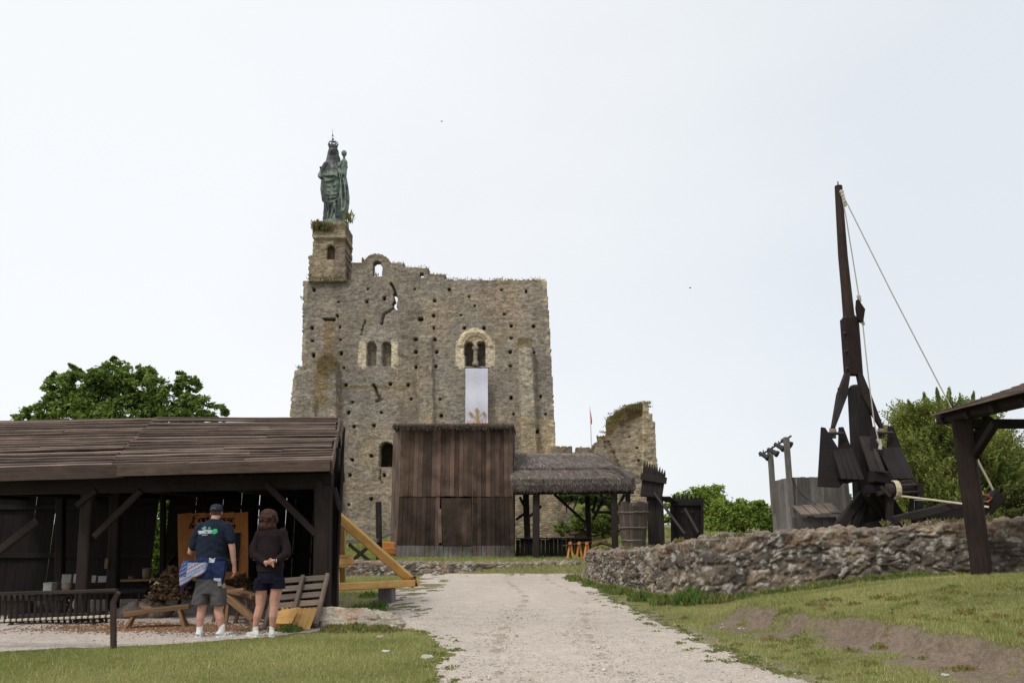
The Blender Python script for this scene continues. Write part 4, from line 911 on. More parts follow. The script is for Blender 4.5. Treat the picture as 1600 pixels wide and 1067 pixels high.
# sign board
sg = thing('information_sign', 'orange wooden sign reading Forteresse de Montbazon on the shed back wall', 'sign', tuple(at(333, 905, 17.3)))
m = MB(); tl, tr, bl, br = at(278, 802, 17.3), at(388, 800, 17.3), at(280, 906, 17.3), at(388, 906, 17.3)
for i in range(5):
    t0, t1 = i/5, (i+1)/5-.003; a = lerp3(tl, tr, (t0+t1)/2); b = lerp3(bl, br, (t0+t1)/2); m.beam(b, a, (tr-tl).length/5-.002, .03, tj(1, .12), up=(0, 1, 0), cham=.04)
m.build('board', M['orange'], sg)
for x in (283, 383):
    m = MB(); b = at(x, 904, 17.34); m.beam((b.x, 17.34, float(H(b.x, 17.3))-.05), b, .06, .06, .8); m.build('leg', M['dark'], sg)
GL = {'F': [[(0,0),(0,7)],[(0,7),(1,8)],[(1,8),(4,7.6)],[(0,4.3),(2.6,4.3)],[(0,0),(1,-.6)]], 'o': [[(0,1),(0,4.2)],[(0,4.2),(1.3,5)],[(1.3,5),(2.4,4)],[(2.4,4),(2.4,.9)],[(0,1),(1.2,0)],[(1.2,0),(2.4,.9)]],
 'r': [[(0,0),(0,5)],[(0,4.2),(1.2,5)],[(1.2,5),(1.9,4.5)]], 't': [[(.3,6.4),(.3,.8)],[(.3,.8),(1.5,0)],[(-.3,4.8),(1.5,4.8)]], 'e': [[(0,.9),(0,4.2)],[(0,4.2),(1.2,5)],[(1.2,5),(2,4)],[(2,4),(.2,2.5)],[(0,.9),(1.2,0)],[(1.2,0),(2,.6)]],
 's': [[(2,4.6),(1,5)],[(1,5),(0,4)],[(0,4),(2,1.6)],[(2,1.6),(1,.1)],[(1,.1),(0,.5)]], 'd': [[(0,1),(0,3.8)],[(0,3.8),(2.2,4.4)],[(.4,7),(2.4,4.6)],[(2.4,4.6),(2.4,.9)],[(0,1),(1.2,0)],[(1.2,0),(2.4,.9)]],
 'M': [[(0,0),(0,6.5)],[(0,6.5),(1.6,7.6)],[(1.8,0),(1.8,7)],[(1.8,6.6),(3.4,7.6)],[(3.8,0),(3.8,7)],[(3.8,0),(4.6,-.4)]], 'n': [[(0,0),(0,5)],[(0,4.2),(1.5,5)],[(1.5,5),(2.2,4.2)],[(2.2,4.2),(2.2,0)]],
 'b': [[(0,7.6),(0,.9)],[(0,4.2),(1.4,5)],[(1.4,5),(2.4,4)],[(2.4,4),(2.4,.9)],[(0,.9),(1.2,0)],[(1.2,0),(2.4,.9)]], 'a': [[(.2,4.6),(1.6,5)],[(1.6,5),(2.3,4.2)],[(2.3,4.2),(2.3,0)],[(2.2,2.8),(.2,2.3)],[(.2,2.3),(0,.8)],[(0,.8),(1,0)],[(1,0),(2.2,.9)]], 'z': [[(0,4.9),(2.1,4.9)],[(2.1,4.9),(0,.1)],[(0,.1),(2.2,.1)]]}
GWD = {'F': 4.2, 'o': 3.5, 'r': 2.5, 't': 2.4, 'e': 3.1, 's': 3., 'd': 3.5, 'M': 5.2, 'n': 3.4, 'b': 3.5, 'a': 3.4, 'z': 3.1, ' ': 2.4}
def blackletter(m, txt, x0, x1, z, y, hh, nib=.42, t=1.):
    nib *= .62
    tot = sum(GWD[c] for c in txt); sx = (x1-x0)/tot; sz = hh/8; x = x0; dv = Vector((nib*sx*1.3, 0, nib*sz*1.1))
    for c in txt:
        for st_ in GL.get(c, []):
            (a, b), (p, q) = st_; A = Vector((x+a*sx, y, z+b*sz)); B = Vector((x+p*sx, y, z+q*sz))
            if (B-A).length < 1e-6: continue
            vs = [A-dv, A+dv, B+dv, B-dv]; n_ = Vector((0, -.012, 0)); k_ = [v+n_ for v in vs]
            m.add(vs+k_, [(4, 5, 6, 7), (7, 6, 5, 4), (0, 1, 5, 4), (1, 2, 6, 5), (2, 3, 7, 6), (3, 0, 4, 7)], t)
        x += GWD[c]*sx
m = MB(); blackletter(m, 'Forteresse', at(302, 812, 17.27).x, at(368, 812, 17.27).x, at(330, 816, 17.27).z, 17.27, .145, .5); blackletter(m, 'de Montbazon', at(296, 820, 17.27).x, at(369, 820, 17.27).x, at(330, 825.5, 17.27).z, 17.27, .125, .5)
m.build('lettering', flat('dark_red_paint', (.07, .02, .012), .7), sg)
m = MB(); c = at(346, 862, 17.25); a = at(320, 862, 17.25); b = at(373.5, 862, 17.25); m.beam(a, b, .02, at(0, 832, 17.25).z-at(0, 892, 17.25).z, (.022, .03, .033), up=(0, 0, 1), cham=.02); m.build('poster', M['plain'], sg)
m = MB(); yy = 17.232
def scrib(x0, x1, py, t=.5, w_=.006):
    pts = []; n = int((x1-x0)*1.6)
    for i in range(n+1): pts.append(at(x0+(x1-x0)*i/n, py+random.uniform(-2, 2), yy))
    m.tube(pts, w_, 4, (t*.8, t, t*.85))
for q_ in ((345, 360, 837, .18), (338, 366, 842, .12), (352, 372, 874, .30, .008), (346, 366, 880, .2)):
    m = MB(); scrib(*q_); m.build('poster_lettering', M['plain'], sg)
m = MB(); c = at(352, 858, 17.235); m.ell(c, .17, .004, .10, tint=(.008, .01, .01)); m.ell(c+Vector((-.05, 0, .07)), .08, .005, .05, tint=(.06, .09, .085)); m.build('poster_picture', M['plain'], sg)

# pallet with new boards
pl = thing('pallet', 'grey slatted wooden pallet leaning on the right corner post of the shed', 'pallet', tuple(at(460, 982, 13.5)))
TL, TR, BL, BR = at(436, 903, 14.0), at(512, 897, 14.0), at(412, 984, 13.35), at(493, 976, 13.35)
up_ = (TR-TL).cross(BL-TL).normalized()
for s_ in (0, .5, 1):
    m = MB(); m.beam(lerp3(BL, BR, s_), lerp3(TL, TR, s_), .06, .08, tj(1.1), up=up_); m.build('stringer', M['pallet'], pl)
for i, t in enumerate((.02, .19, .36, .52, .67, .84)):
    m = MB(); m.beam(lerp3(TL, BL, t)-up_*-.05, lerp3(TR, BR, t)-up_*-.05, .105, .022, tj(1.25, .15), up=up_, seg=2, wob=.003); m.build('slat', M['pallet'], pl)
for i in range(8):
    a = lerp3(at(440, 950, 13.33), at(496, 950, 13.33), (i+.5)/8); b = lerp3(at(424, 982, 13.2), at(484, 983, 13.2), (i+.5)/8)
    o_ = MB(); o_.beam(b, a, .066, .02, tj(1.05, .15), up=(0, 1, .5)); tag(o_.build('board', M['pine']), ['leftmost', 'second', 'third', 'fourth', 'fifth', 'sixth', 'seventh', 'rightmost'][i]+' from the left of the eight fresh yellow boards across the pallet foot', 'board', 'fresh boards leaning on the pallet')
o_ = MB(); a, b, c, d = at(432, 955, 13.2), at(468, 948, 13.2), at(455, 974, 13.1), at(420, 974, 13.1)
quadbox(o_, [d, c, b, a] and [d, c, c+Vector((0, .03, 0)), d+Vector((0, .03, 0)), a, b, b+Vector((0, .03, 0)), a+Vector((0, .03, 0))], (1.05, 1, 1)); tag(o_.build('panel', M['pine']), 'flat square yellow pine panel leaning at the pallet beside the woman', 'panel')

# barrier ------------------------------------------------------------------
br_ = thing('barrier_railing', 'low dark wooden railing with flared end post in front of the shed', 'railing', tuple(at(178, 1020, 11)))
m = MB(); m.beam(at(-60, 929.5, 11.4), at(183, 922, 11), .05, .045, 1.6, seg=6, wob=.004); m.build('top_rail', M['dark'], br_)
m = MB(); p0 = at(178, 1021, 11); zz = float(H(p0.x, 11)); m.beam((p0.x, 11, zz-.1), at(177, 940, 11), .062, .06, (2.2, 1.9, 1.8)); m.beam(at(177, 941, 11), at(185, 925, 10.97), .062, .05, (2.2, 1.9, 1.8), w2=.05); m.build('end_post', M['dark'], br_)
m = MB(); m.beam(at(-60, 973, 11.4), at(174, 963, 11.05), .045, .04, 1.2, seg=6, wob=.003); m.build('lower_rail', M['dark'], br_)
for i in range(21):
    x = -20+i*9.3; m = MB(); Yb = 11.4-.35*(x+60)/243+.03; m.beam(at(x+1, 927, Yb), at(x, 973, Yb), .028, .02, tj(.9), up=(0, 1, 0)); m.build('baluster', M['dark'], br_)
    m = MB(); c_ = at(x+4.5, 970-x*.042-.8, Yb-.09); m.beam(c_-Vector((.024, 0, 0)), c_+Vector((.024, 0, 0)), .035, .03, (1.2, 1.1, 1.05)); m.build('light_dash', M['rope'], br_)  # pale dashes stand in for light on the rail top between balusters
# bench, trestle, table, small things in the shed
def legs(par, pts, w_=.05, mat='rust', t=1.):
    for (a, b) in pts:
        b = Vector(b); b.z = float(H(b.x, b.y))-.02; m = MB(); m.beam(b, a, w_, w_, tj(t), w2=w_*.8, h2=w_*.8); m.build('leg', M[mat], par)
def bench(name, A, B, wd, label, cat='bench', mat='rust', t=1., th=.07, group=None):
    t_ = thing(name, label, cat, tuple((A+B)/2), group); m = MB(); m.beam(A, B, wd, th, tj(t, .05), up=(0, 0, 1), seg=5, wob=.01, w2=wd*.8); m.build('seat' if 'bench' in name else 'top', M[mat], t_)
    d = (B-A).normalized(); s_ = Vector((-d.y, d.x, 0))*wd*.3
    legs(t_, [(A+d*.15+s_, A+d*.02+s_*2), (A+d*.15-s_, A+d*.02-s_*2), (B-d*.15+s_, B-d*.02+s_*2), (B-d*.15-s_, B-d*.02-s_*2)], .05, mat, t*1.15); return t_
bench('rough_bench', at(196, 959, 13.5), at(296, 947, 13.7), .26, 'rough low split log bench left of the man in the shed')
bench('sawhorse_table', at(344, 917, 14.6), at(400, 932, 14.4), .30, 'small brown work table half hidden behind the woman', 'table')
t_ = thing('shaving_horse', 'brown timber shaving horse with slanting beam behind the two visitors', 'workbench', tuple(at(375, 960, 14)))
m = MB(); m.beam(at(352, 930, 14.2), at(398, 968, 13.8), .10, .12, 1.1, up=(0, 1, 0)); m.build('beam', M['rust'], t_); m = MB(); m.beam(at(345, 926, 14.2), at(382, 920, 14.2), .14, .05, 1.5); m.build('top', M['rust'], t_)
legs(t_, [(at(358, 930, 14.2), at(352, 984, 14.1)), (at(392, 962, 13.85), at(396, 984, 13.7)), (at(375, 945, 14.1), at(366, 984, 14.3))], .06)
bench('work_table', at(-40, 936, 15.2), at(108, 934, 15.2), .5, 'long dark table behind the railing at the left of the shed', 'table', 'dark', 1.2, .06)
bench('work_table', at(112, 926, 15.8), at(235, 922, 15.8), .45, 'dark work table between the two middle posts of the shed', 'table', 'dark', 1.2, .06)
bench('plank_bench', at(20, 962, 14.0), at(160, 958, 14.0), .25, 'low dark plank bench directly behind the railing', 'bench', 'dark', 1.0, .05)
sh = MB(); sh.beam(at(188, 906.5, 18.7), at(246, 905, 18.7), .3, .04, 1.5); tag(sh.build('shelf', M['rust']), 'narrow brown shelf on the back wall left of the sign', 'shelf')
def boxes(name, px, py, Y, w_, h_, d_, col, label, cat, lid=True, parent=None):
    m = MB(); c = at(px, py, Y); a = c+Vector((0, 0, 0))
    m.beam(a, a+Vector((0, 0, h_)), w_, d_, col, up=(0, 1, 0), cham=.05)
    if lid: m.beam(a+Vector((0, 0, h_+.002)), a+Vector((0, 0, h_+.035)), w_*1.06, d_*1.06, tuple(v*.85 for v in col), up=(0, 1, 0), cham=.05)
    return tag(m.build(name, M['plain']), label, cat)
def pot(px, py, Y, r, h_, col, label, cat='pot'):
    m = MB(); c = at(px, py, Y); secs = [(0, .7), (.3, .9), (.6, 1.), (.85, .92), (.95, 1.02), (1, 1.0)]
    m.loft([(c.x, c.y, c.z+h_*t, r*k_, r*k_) for t, k_ in secs], 14, tint=col); return tag(m.build('pot', M['plain'], None, True), label, cat)
boxes('crate', 78, 922, 15.2, .15, .10, .2, (.36, .36, .33), 'pale box with lid on the table left of the first shed post', 'box')
boxes('board_stack', 104, 911, 16.8, .18, .17, .06, (.30, .30, .28), 'white short boards leaning left of the first shed post', 'boards', False); boxes('board_stack', 119, 911, 16.8, .10, .18, .06, (.36, .36, .33), 'narrow white board leaning just left of the first shed post', 'board', False)
boxes('board_stack', 146, 911, 16.8, .10, .15, .06, (.33, .33, .31), 'pale board with notched top just right of the first shed post', 'board', False); boxes('board_stack', 160, 911, 16.8, .16, .14, .06, (.38, .38, .35), 'wider pale board right of the first shed post', 'board', False)
tb = MB(); tb.beam(at(88, 913, 16.8), at(170, 911, 16.8), .3, .05, .8); tag(tb.build('shelf', M['dark']), 'dark shelf carrying the pale boards across the shed', 'shelf')
boxes('notice', 165.5, 888, 16.05, .06, .19, .02, (.16, .10, .06), 'small brown board pinned to the second shed post', 'board', False)
pot(229, 904, 18.7, .10, .22, (.22, .15, .10), 'brown pot of tools on the shelf left of the sign'); pot(205, 905, 18.7, .06, .07, (.22, .15, .10), 'small brown bowl on the shelf left of the sign', 'bowl')
pot(103, 922, 15.2, .08, .12, (.25, .20, .15), 'small buff pot on the table left of the first shed post'); pot(48, 930, 15.2, .10, .05, (.3, .3, .28), 'shallow pale dish on the long dark table', 'dish')
def heap(name, px, py, Y, rx, h_, n, label, cat, L=.35, r=.02, mat='rust', t=.5):
    c = at(px, py, Y); z = float(H(c.x, Y)) if py > 940 else c.z; m = MB()
    for i in range(n):
        a = random.uniform(0, 6.28); q = random.random(); x = c.x+rx*q*math.cos(a); y = Y+rx*.6*q*math.sin(a); zz = z+h_*(1-q**1.4)*random.random()
        d = Vector((random.gauss(0, 1), random.gauss(0, 1), random.gauss(0, .35))).normalized()*L/2*random.uniform(.4, 1.1); m.tube([Vector((x, y, zz))-d, Vector((x, y, zz))+d], r*random.uniform(.5, 1.3), 5, tj(t, .5))
    return tag(m.build(name, M[mat]), label, cat, kind='stuff')
heap('brushwood', 264, 934, 14.8, .36, .58, 420, 'dark brushwood heap left of the man behind the low bench', 'firewood', .16, .020, 'rust', .42)
heap('brushwood', 372, 924, 15.6, .45, .28, 220, 'tangled dark branches under the sign between the two visitors', 'firewood', .25, .018, 'rust', .4)
def chips(n):
    x = np.clip(RNG.normal(-5.4, 1.0, n), -7.8, -3.6); y = 13.55+RNG.normal(0, .33, n); return np.stack([x, y, H(x, y)+.015], -1)
tag(pebbles(5200, chips, 'wood_chips', .012, .03, (.24, .13, .07), M['pebble']), 'brown wood chips and leaves scattered on the ground before the shed', 'wood chips', kind='stuff')
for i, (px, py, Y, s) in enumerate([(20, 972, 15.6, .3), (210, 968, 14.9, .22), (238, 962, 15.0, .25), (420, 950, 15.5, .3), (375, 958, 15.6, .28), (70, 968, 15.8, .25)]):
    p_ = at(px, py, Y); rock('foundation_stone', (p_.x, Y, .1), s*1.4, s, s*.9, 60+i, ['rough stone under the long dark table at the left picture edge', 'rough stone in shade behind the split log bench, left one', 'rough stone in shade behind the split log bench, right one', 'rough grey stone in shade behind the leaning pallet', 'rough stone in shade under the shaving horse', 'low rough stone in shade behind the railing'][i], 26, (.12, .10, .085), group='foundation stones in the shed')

# yellow timber frame ----------------------------------------------------------
yf = thing('timber_trestle', 'new yellow triangular timber frame standing beside the shed gable', 'timber frame', tuple(at(585, 915, 18)))
A_, B_, C_ = at(521, 800, 17), at(526, 915, 17), at(643, 909, 19.4)
for nm_, a, b, w_, mid in (('upright', A_, B_, .12, 0), ('bottom_beam', B_+Vector((-.05, 0, -.02)), C_+Vector((.12, 0, -.02)), .15, 0), ('diagonal_beam', A_+Vector((.02, .02, -.02)), C_+Vector((0, 0, .02)), .18, 0)):
    m = MB(); m.beam(a, b, w_, w_, tj(1., .05), up=(0, 1, 0) if nm_ != 'bottom_beam' else (0, 0, 1), seg=4, wob=.006); m.build(nm_, M['pine'], yf)
m = MB(); m.beam(at(535, 810, 18.3), at(536, 912, 18.3), .12, .1, .72, seg=3, wob=.005); m.build('rear_upright', M['pine'], yf)
m = MB(); m.beam(at(519, 878, 17.1), at(547, 876, 17.9), .16, .14, .95); m.beam(at(524, 869, 17.3), at(546, 868, 17.7), .12, .05, .8); m.beam(at(526, 884, 17.3), at(542, 884, 17.5), .1, .06, .8); m.build('clamp_block', M['pine'], yf)
m = MB(); m.beam(at(612, 880, 19.0), at(650, 906, 19.3), .03, .12, .6, up=(0, 1, 0)); m.build('edge_board', M['pine'], yf)
m = MB(); m.beam(at(644, 901, 19.3), at(648, 916, 19.3), .14, .14, .45); m.build('end_bracket', M['dark'], yf)
m = MB(); c = at(606, 923, 18.75); c.z = float(H(c.x, c.y))-.03; m.beam(c, at(604, 913.5, 18.75), .34, .2, (1.1, 1.15, 1.2), up=(.3, 1, 0)); tag(m.build('support_block', M['grey']), 'grey square wooden block under the yellow frame', 'block')
# platform with crossed legs and post behind
pf = thing('post_platform', 'grey plank platform on crossed legs with a tall dark post beside the hut', 'platform', tuple(at(570, 875, 31)))
m = MB(); m.beam(at(538, 845, 31), at(592, 844, 31), 1.0, .14, .9); m.build('deck', M['grey'], pf)
for a, b in (((545, 850), (580, 880)), ((580, 850), (548, 880))):
    m = MB(); q = at(*b, 30.7); q.z = float(H(q.x, 30.7)); m.beam(at(*a, 30.6), q, .12, .12, .9); m.build('leg', M['dark'], pf)
m = MB(); q = at(593, 870, 31.2); q.z = .2; m.beam(q, at(591, 784, 31.2), .2, .2, 1.1, seg=3, wob=.01); m.build('post', M['dark'], pf)
m = MB(); m.beam(at(592, 842, 31.1), at(614, 832, 32), .06, .06, 1.3); m.build('brace', M['grey'], pf)
for i, (yy_, Y) in enumerate(((851, 35.5), (860, 35.0))):
    o_ = MB(); o_.beam(at(592, yy_, Y), at(622, yy_+1, Y), .25, .28, 1.1 if i == 0 else .8); tag(o_.build('stacked_beam', M['orange']), ['upper', 'lower'][i]+' brown squared beam stacked left of the tall hut', 'beam', 'beams stacked beside the hut')

# tall plank hut ------------------------------------------------------------------
ht = thing('plank_hut', 'tall windowless brown plank hut with a shaggy flat roof in front of the keep', 'hut', tuple(at(712, 872, 34)))
YH = 34.; hx0, hx1 = at(624, 800, YH).x, at(801, 800, YH).x
zt, zj, zg_, zb_ = at(712, 667, YH).z, at(712, 776, YH).z, at(712, 852, YH).z, .12
def hz(py): return at(712, py, YH).z
m = MB(); n = 25
for i in range(n):
    c = (i+.5)/n; wd = (hx1-hx0)/n-.006; x = hx0+(hx1-hx0)*c; pxp = 624+177*c; flare = (c-.5)*.18
    t1 = random.choice((.65, .8, .95, 1.05, 1.2, 1.5)); t2 = random.choice((.5, .65, .8, .95, 1.1)); o = random.uniform(-.012, .012)
    col = lambda t: (t*random.uniform(.95, 1.05), t, t*random.uniform(.95, 1.08))
    if abs(pxp-686) < 4: t1, t2 = 1.75, 1.7
    if 786 < pxp < 800: t1 = 1.35
    tr_ = .75 if pxp > 737 else .8; cut = .0
    m.beam((x+flare*.35, YH+o, zj+random.uniform(0, .03)), (x, YH+o, zt), wd, .03, col(t1), up=(0, 1, 0), cham=.08, seg=2)
    if not 690 < pxp < 736:
        m.beam((x+flare*.85, YH+.01-o, zg_), (x+flare*.35, YH+.01-o, zj-.012), wd, .03, col(t2*tr_), up=(0, 1, 0), cham=.08, seg=2)
    m.beam((x+flare, YH+.01+o, zb_), (x+flare*.85, YH+.01-o, zg_-.002), wd, .03, tuple(v*random.uniform(.85, 1.1) for v in ((1.9, 2.6, 3.1) if pxp < 738 else (1.6, 2.0, 2.4))), up=(0, 1, 0), cham=.08)
m.build('front_wall', M['hut'], ht)
dr = MB(); n = 6
for i in range(n):
    px = 689.5+(i+.5)*47/n; a, b, c = at(px+.3, 852, YH-.012), at(px, 802, YH-.012), at(px, 778, YH-.012); wd = 47/n*YH/F*1.02-.008
    dr.beam(a, b-Vector((0, 0, .008)), wd, .03, tj(.82, .2), up=(0, 1, 0)); dr.beam(b, c, wd, .03, tj(.72, .2), up=(0, 1, 0))
d_ = dr.build('door', M['hut'], ht)
m = MB(); m.beam(at(688, 848, YH-.06), at(687, 795, YH-.06), .13, .03, 2.0, up=(0, 1, 0)); m.build('batten', M['hut'], ht)
m = MB(); c = at(694, 825, YH-.07); m.tube([c, c+Vector((0, -.03, -.1)), c+Vector((0, 0, -.2))], .015, 6); ho = m.build('handle', M['metal']); ho.parent = d_; ho.location = (0, 0, 0)
m = MB(); xl = at(614.5, 700, 37.5).x
planks(m, (hx0-.01, YH+.05, 0), (xl, 37.5, 0), lambda c: zt+.05, lambda c: .1, 14, .006, 1.4); planks(m, (hx1+.02, YH+.05, 0), (hx1+.1, 37.5, 0), lambda c: zt-.05, lambda c: .1, 14, .006, 1.1); planks(m, (xl, 37.5, 0), (hx1, 37.5, 0), lambda c: zt+.1, lambda c: .1, 18, .006, .9)
m.build('side_wall', M['hut'], ht)
def straw(name, A, B, C_, D, n, L, wd, col, mat, par=None, lift=.06, droop=.1, ragged=0., th=.25):
    """thatch on quad A(eave left) B(eave right) C(ridge right) D(ridge left)"""
    nrm = (B-A).cross(D-A).normalized(); Vs = np.zeros((n, 4, 3)); T = np.zeros((n, 3))
    for i in range(n):
        s_, t = random.random(), random.random(); p = lerp3(lerp3(A, B, s_), lerp3(D, C_, s_), t)
        dn = (lerp3(A, B, s_)-lerp3(D, C_, s_)).normalized(); sd = (B-A).normalized(); l = L*random.uniform(.5, 1.3)
        a = p-dn*l*.5+nrm*random.uniform(-.02, lift*.5); b = p+dn*l*.5+nrm*random.uniform(0, lift)+sd*random.gauss(0, .1)*l+Vector((0, 0, -droop*random.random()*l)); q = sd*wd*random.uniform(.5, 1.3)
        Vs[i] = [a-q, a+q, b+q*.4, b-q*.4]; k_ = random.uniform(.45, 1.4); T[i] = [c*k_ for c in col]
    return link(name, np_mesh(name, Vs.reshape(-1, 3), np.arange(n*4).reshape(-1, 4), np.repeat(T, 4, 0)), mat, par)
M['straw'] = flat('old_straw', (1, 1, 1), .95, .1, 0, 5, (.7, 1.3))
m = MB(); a, b = at(613.5, 668, YH-.25), at(803, 668, YH-.25)
quadbox(m, [a, b, b+Vector((.1, 3.9, .1)), a+Vector((-.3, 3.9, .1)), a+Vector((0, 0, .1)), b+Vector((0, 0, .1)), b+Vector((.1, 3.9, .25)), a+Vector((-.3, 3.9, .25))], (.05, .04, .035)); m.build('roof', M['straw'], ht)
for i in range(1):
    straw('roof_fringe', a+Vector((0, -.05, .05)), b+Vector((0, -.05, .05)), b+Vector((0, .3, .17)), a+Vector((0, .3, .17)), 3000, .28, .012, (.10, .078, .062), M['straw'], ht, lift=.08, droop=.6)

# thatched shelter ----------------------------------------------------------------
tsh = thing('thatched_shelter', 'open timber shelter with grey thatched roof right of the tall hut', 'shelter', tuple(at(890, 872, 34)))
EA, EB, RC, RD = at(800, 756, 33.0), at(992, 754, 33.0), at(936, 713, 36), at(797, 713, 36)
def lay(A, B, C, D, name, n, col, th=.28):
    m = MB(); nrm = (B-A).cross(D-A).normalized(); quadbox(m, [A-nrm*th, B-nrm*th, C-nrm*th, D-nrm*th, A, B, C, D], tuple(c*.6 for c in col)); o = m.build(name, M['straw'], tsh)
    straw(name+'_straw', A, B, C, D, n, .42, .014, col, M['straw'], tsh, lift=.09)['kind'] = 'stuff'
MA, MB_, MC, MD = lerp3(EA, RD, .0), lerp3(EB, RC, 0), lerp3(EB, RC, .56), lerp3(EA, RD, .56)
lay(MA, MB_, MC, MD, 'lower_thatch', 9000, (.205, .170, .150), .17)
u_ = Vector((0, -.05, .12)); u_ = Vector((0, -.04, .06)); lay(lerp3(EA, RD, .5)+u_, lerp3(EB, RC, .5)+u_, RC+u_, RD+u_, 'upper_thatch', 8000, (.235, .198, .178), .2)
bkv = Vector((0, 3, -1.45)); m = MB(); quadbox(m, [RD-Vector((0, 0, .25)), RC-Vector((0, 0, .25)), EB+Vector((0, 6, -.2)), EA+Vector((0, 6, -.2)), RD, RC, EB+Vector((0, 6, .05)), EA+Vector((0, 6, .05))], (.1, .085, .075)); m.build('rear_thatch', M['straw'], tsh)
GE = at(1003, 753, 33.4); m = MB(); m.add([EB+Vector((.02, 0, 0)), GE, RC+Vector((0, .1, 0)), EB+Vector((.0, 6, 0)), RC+Vector((.0, 0, .08))], [(0, 1, 4), (1, 3, 4), (0, 2, 4)], (.13, .11, .10)); m.build('hip_end', M['straw'], tsh)
straw('hip_straw', EB+Vector((-.2, -.05, .05)), GE+Vector((.1, .5, .02)), RC+Vector((.1, .1, .05)), RC+Vector((-.1, 0, .1)), 1800, .4, .014, (.15, .13, .12), M['straw'], tsh, lift=.08)['kind'] = 'stuff'
straw('eave_fringe', EA+Vector((0, -.02, -.16)), EB+Vector((0, -.02, -.16)), EB+Vector((0, .0, .05)), EA+Vector((0, 0, .05)), 4200, .26, .013, (.11, .092, .082), M['straw'], tsh, lift=.14, droop=.3)['kind'] = 'stuff'
m = MB(); m.beam(at(803, 768, 33.3), at(990, 766, 33.3), .2, .26, .8, up=(0, 0, 1), seg=3, wob=.01); m.build('eaves_beam', M['dark'], tsh); m = MB(); m.beam(at(803, 766, 37), at(975, 764, 37), .2, .24, .6, up=(0, 0, 1)); m.build('eaves_beam', M['dark'], tsh)
for (px, py, px2, Y, w_) in ((838, 770, 838, 33.3, .27), (822, 772, 825, 35.2, .26), (918, 775, 921, 36.5, .22), (959, 768, 962, 33.3, .24), (981, 768, 981, 36.6, .2)):
    p_ = at(px, py, Y); q = at(px2, 870, Y); q.z = float(H(q.x, Y))-.1; m = MB(); m.beam(q, p_, w_, w_, tj(1.2, .1), up=(0, 1, 0), seg=4, wob=.015); m.build('post', M['dark'], tsh)
for (a, b, Y) in (((866, 772), (917, 818), 36), ((846, 790), (826, 808), 34.5), ((812, 776), (824, 800), 35), ((926, 800), (956, 800), 35), ((938, 772), (958, 800), 33.4), ((976, 772), (962, 798), 33.4), ((944, 778), (926, 812), 35.5), ((822, 800), (806, 812), 35.2), ((932, 776), (926, 800), 36)):
    m = MB(); m.beam(at(*a, Y), at(*b, Y), .11, .11, tj(1.1), up=(0, 1, 0)); m.build('brace', M['dark'], tsh)
ct_ = thing('stall_counter', 'dark plank counter under the thatched shelter', 'counter', tuple(at(865, 876, 34)))
m = MB(); a, b = at(806, 842, 34.3), at(924, 842, 34.3); planks(m, (a.x, 34.3, 0), (b.x, 34.3, 0), lambda c: a.z, lambda c: .2, 18, .01, .75); m.build('front', M['shedwall'], ct_)
m = MB(); m.beam(a+Vector((0, .1, .03)), b+Vector((0, .1, .03)), .5, .05, 1.0); m.build('top', M['dark'], ct_)
tr_ = None
for i, px in enumerate((891, 905, 917)):
    r_ = thing('trestle', ['orange trestle with dark shaded top nearest the counter', 'middle one of the orange wooden trestles by the shelter post', 'rightmost orange wooden trestle beside the wall end'][i], 'trestle', tuple(at(px, 876, 33)), 'orange trestles stacked at the shelter')
    for dx, dy in ((-4.5, 0), (4.5, 0), (-3, .5), (5.5, .5)):
        q = at(px+dx, 877, 33+dy); q.z = float(H(q.x, 33)); m = MB(); m.beam(q, at(px+dx*.2, 849, 33+dy), .07, .06, tj(1.6), up=(0, 1, 0)); m.build('leg', M['orange'], r_)
    m = MB(); m.beam(at(px-.5, 848.5, 32.8), at(px+1, 848, 33.7), .11, .1, 1.1); m.build('top', M['orange'], r_)
m = MB(); m.beam(at(880, 852, 33.2), at(922, 846, 33.2), .6, .03, .5); tag(m.build('loose_board', M['rust']), 'dark board laid over the orange trestles', 'board')
# tub of staves, mantlets
tub = thing('stave_tub', 'tall open tub of rough greyish brown staves behind the wall end', 'tub', tuple(at(990, 850, 31)))
ct0 = at(990, 848, 31); ctop = at(989, 790, 31)
for k_ in range(20):
    t = 2*math.pi*k_/20; d = Vector((math.cos(t), math.sin(t), 0)); a = Vector((ct0.x, 31, float(H(ct0.x, 31))-.05))+d*.36; b = Vector((ctop.x, 31, ctop.z+random.uniform(-.02, .16)))+d*.54
    m = MB(); m.beam(a, b, .115, .03, tj(.75, .3), up=d, w2=.155, seg=2, wob=.01); m.build('stave', M['wickr'], tub)
for py, r in ((800, .545), (824, .49), (844, .43)):
    m = MB(); c = at(989.5, py, 31); m.tube([c+Vector((math.cos(t)*r, math.sin(t)*r, random.uniform(-.02, .02))) for t in np.linspace(0, 2*math.pi, 22)], .035, 6, 1.3); m.build('hoop', M['wickr'], tub)
def palisade(m, a0, a1, b0, b1, n, Y, w_, t, pt=5., up=(0, 1, 0)):
    for i in range(n):
        c = (i+.5)/n; A = at(a0[0]+(a1[0]-a0[0])*c, a0[1]+(a1[1]-a0[1])*c, Y); B = at(b0[0]+(b1[0]-b0[0])*c, b0[1]+(b1[1]-b0[1])*c, Y); d = (B-A).normalized()
        m.beam(A, B, w_, .05, tj(t, .2), up=up); m.beam(B, B+d*(.20+random.uniform(-.04, .04)), w_, .05, tj(t, .2), up=up, w2=.02, h2=.02)
mt = thing('mantlet', 'tall leaning dark siege mantlet with pointed stakes right of the tub', 'mantlet', tuple(at(1022, 845, 32)))
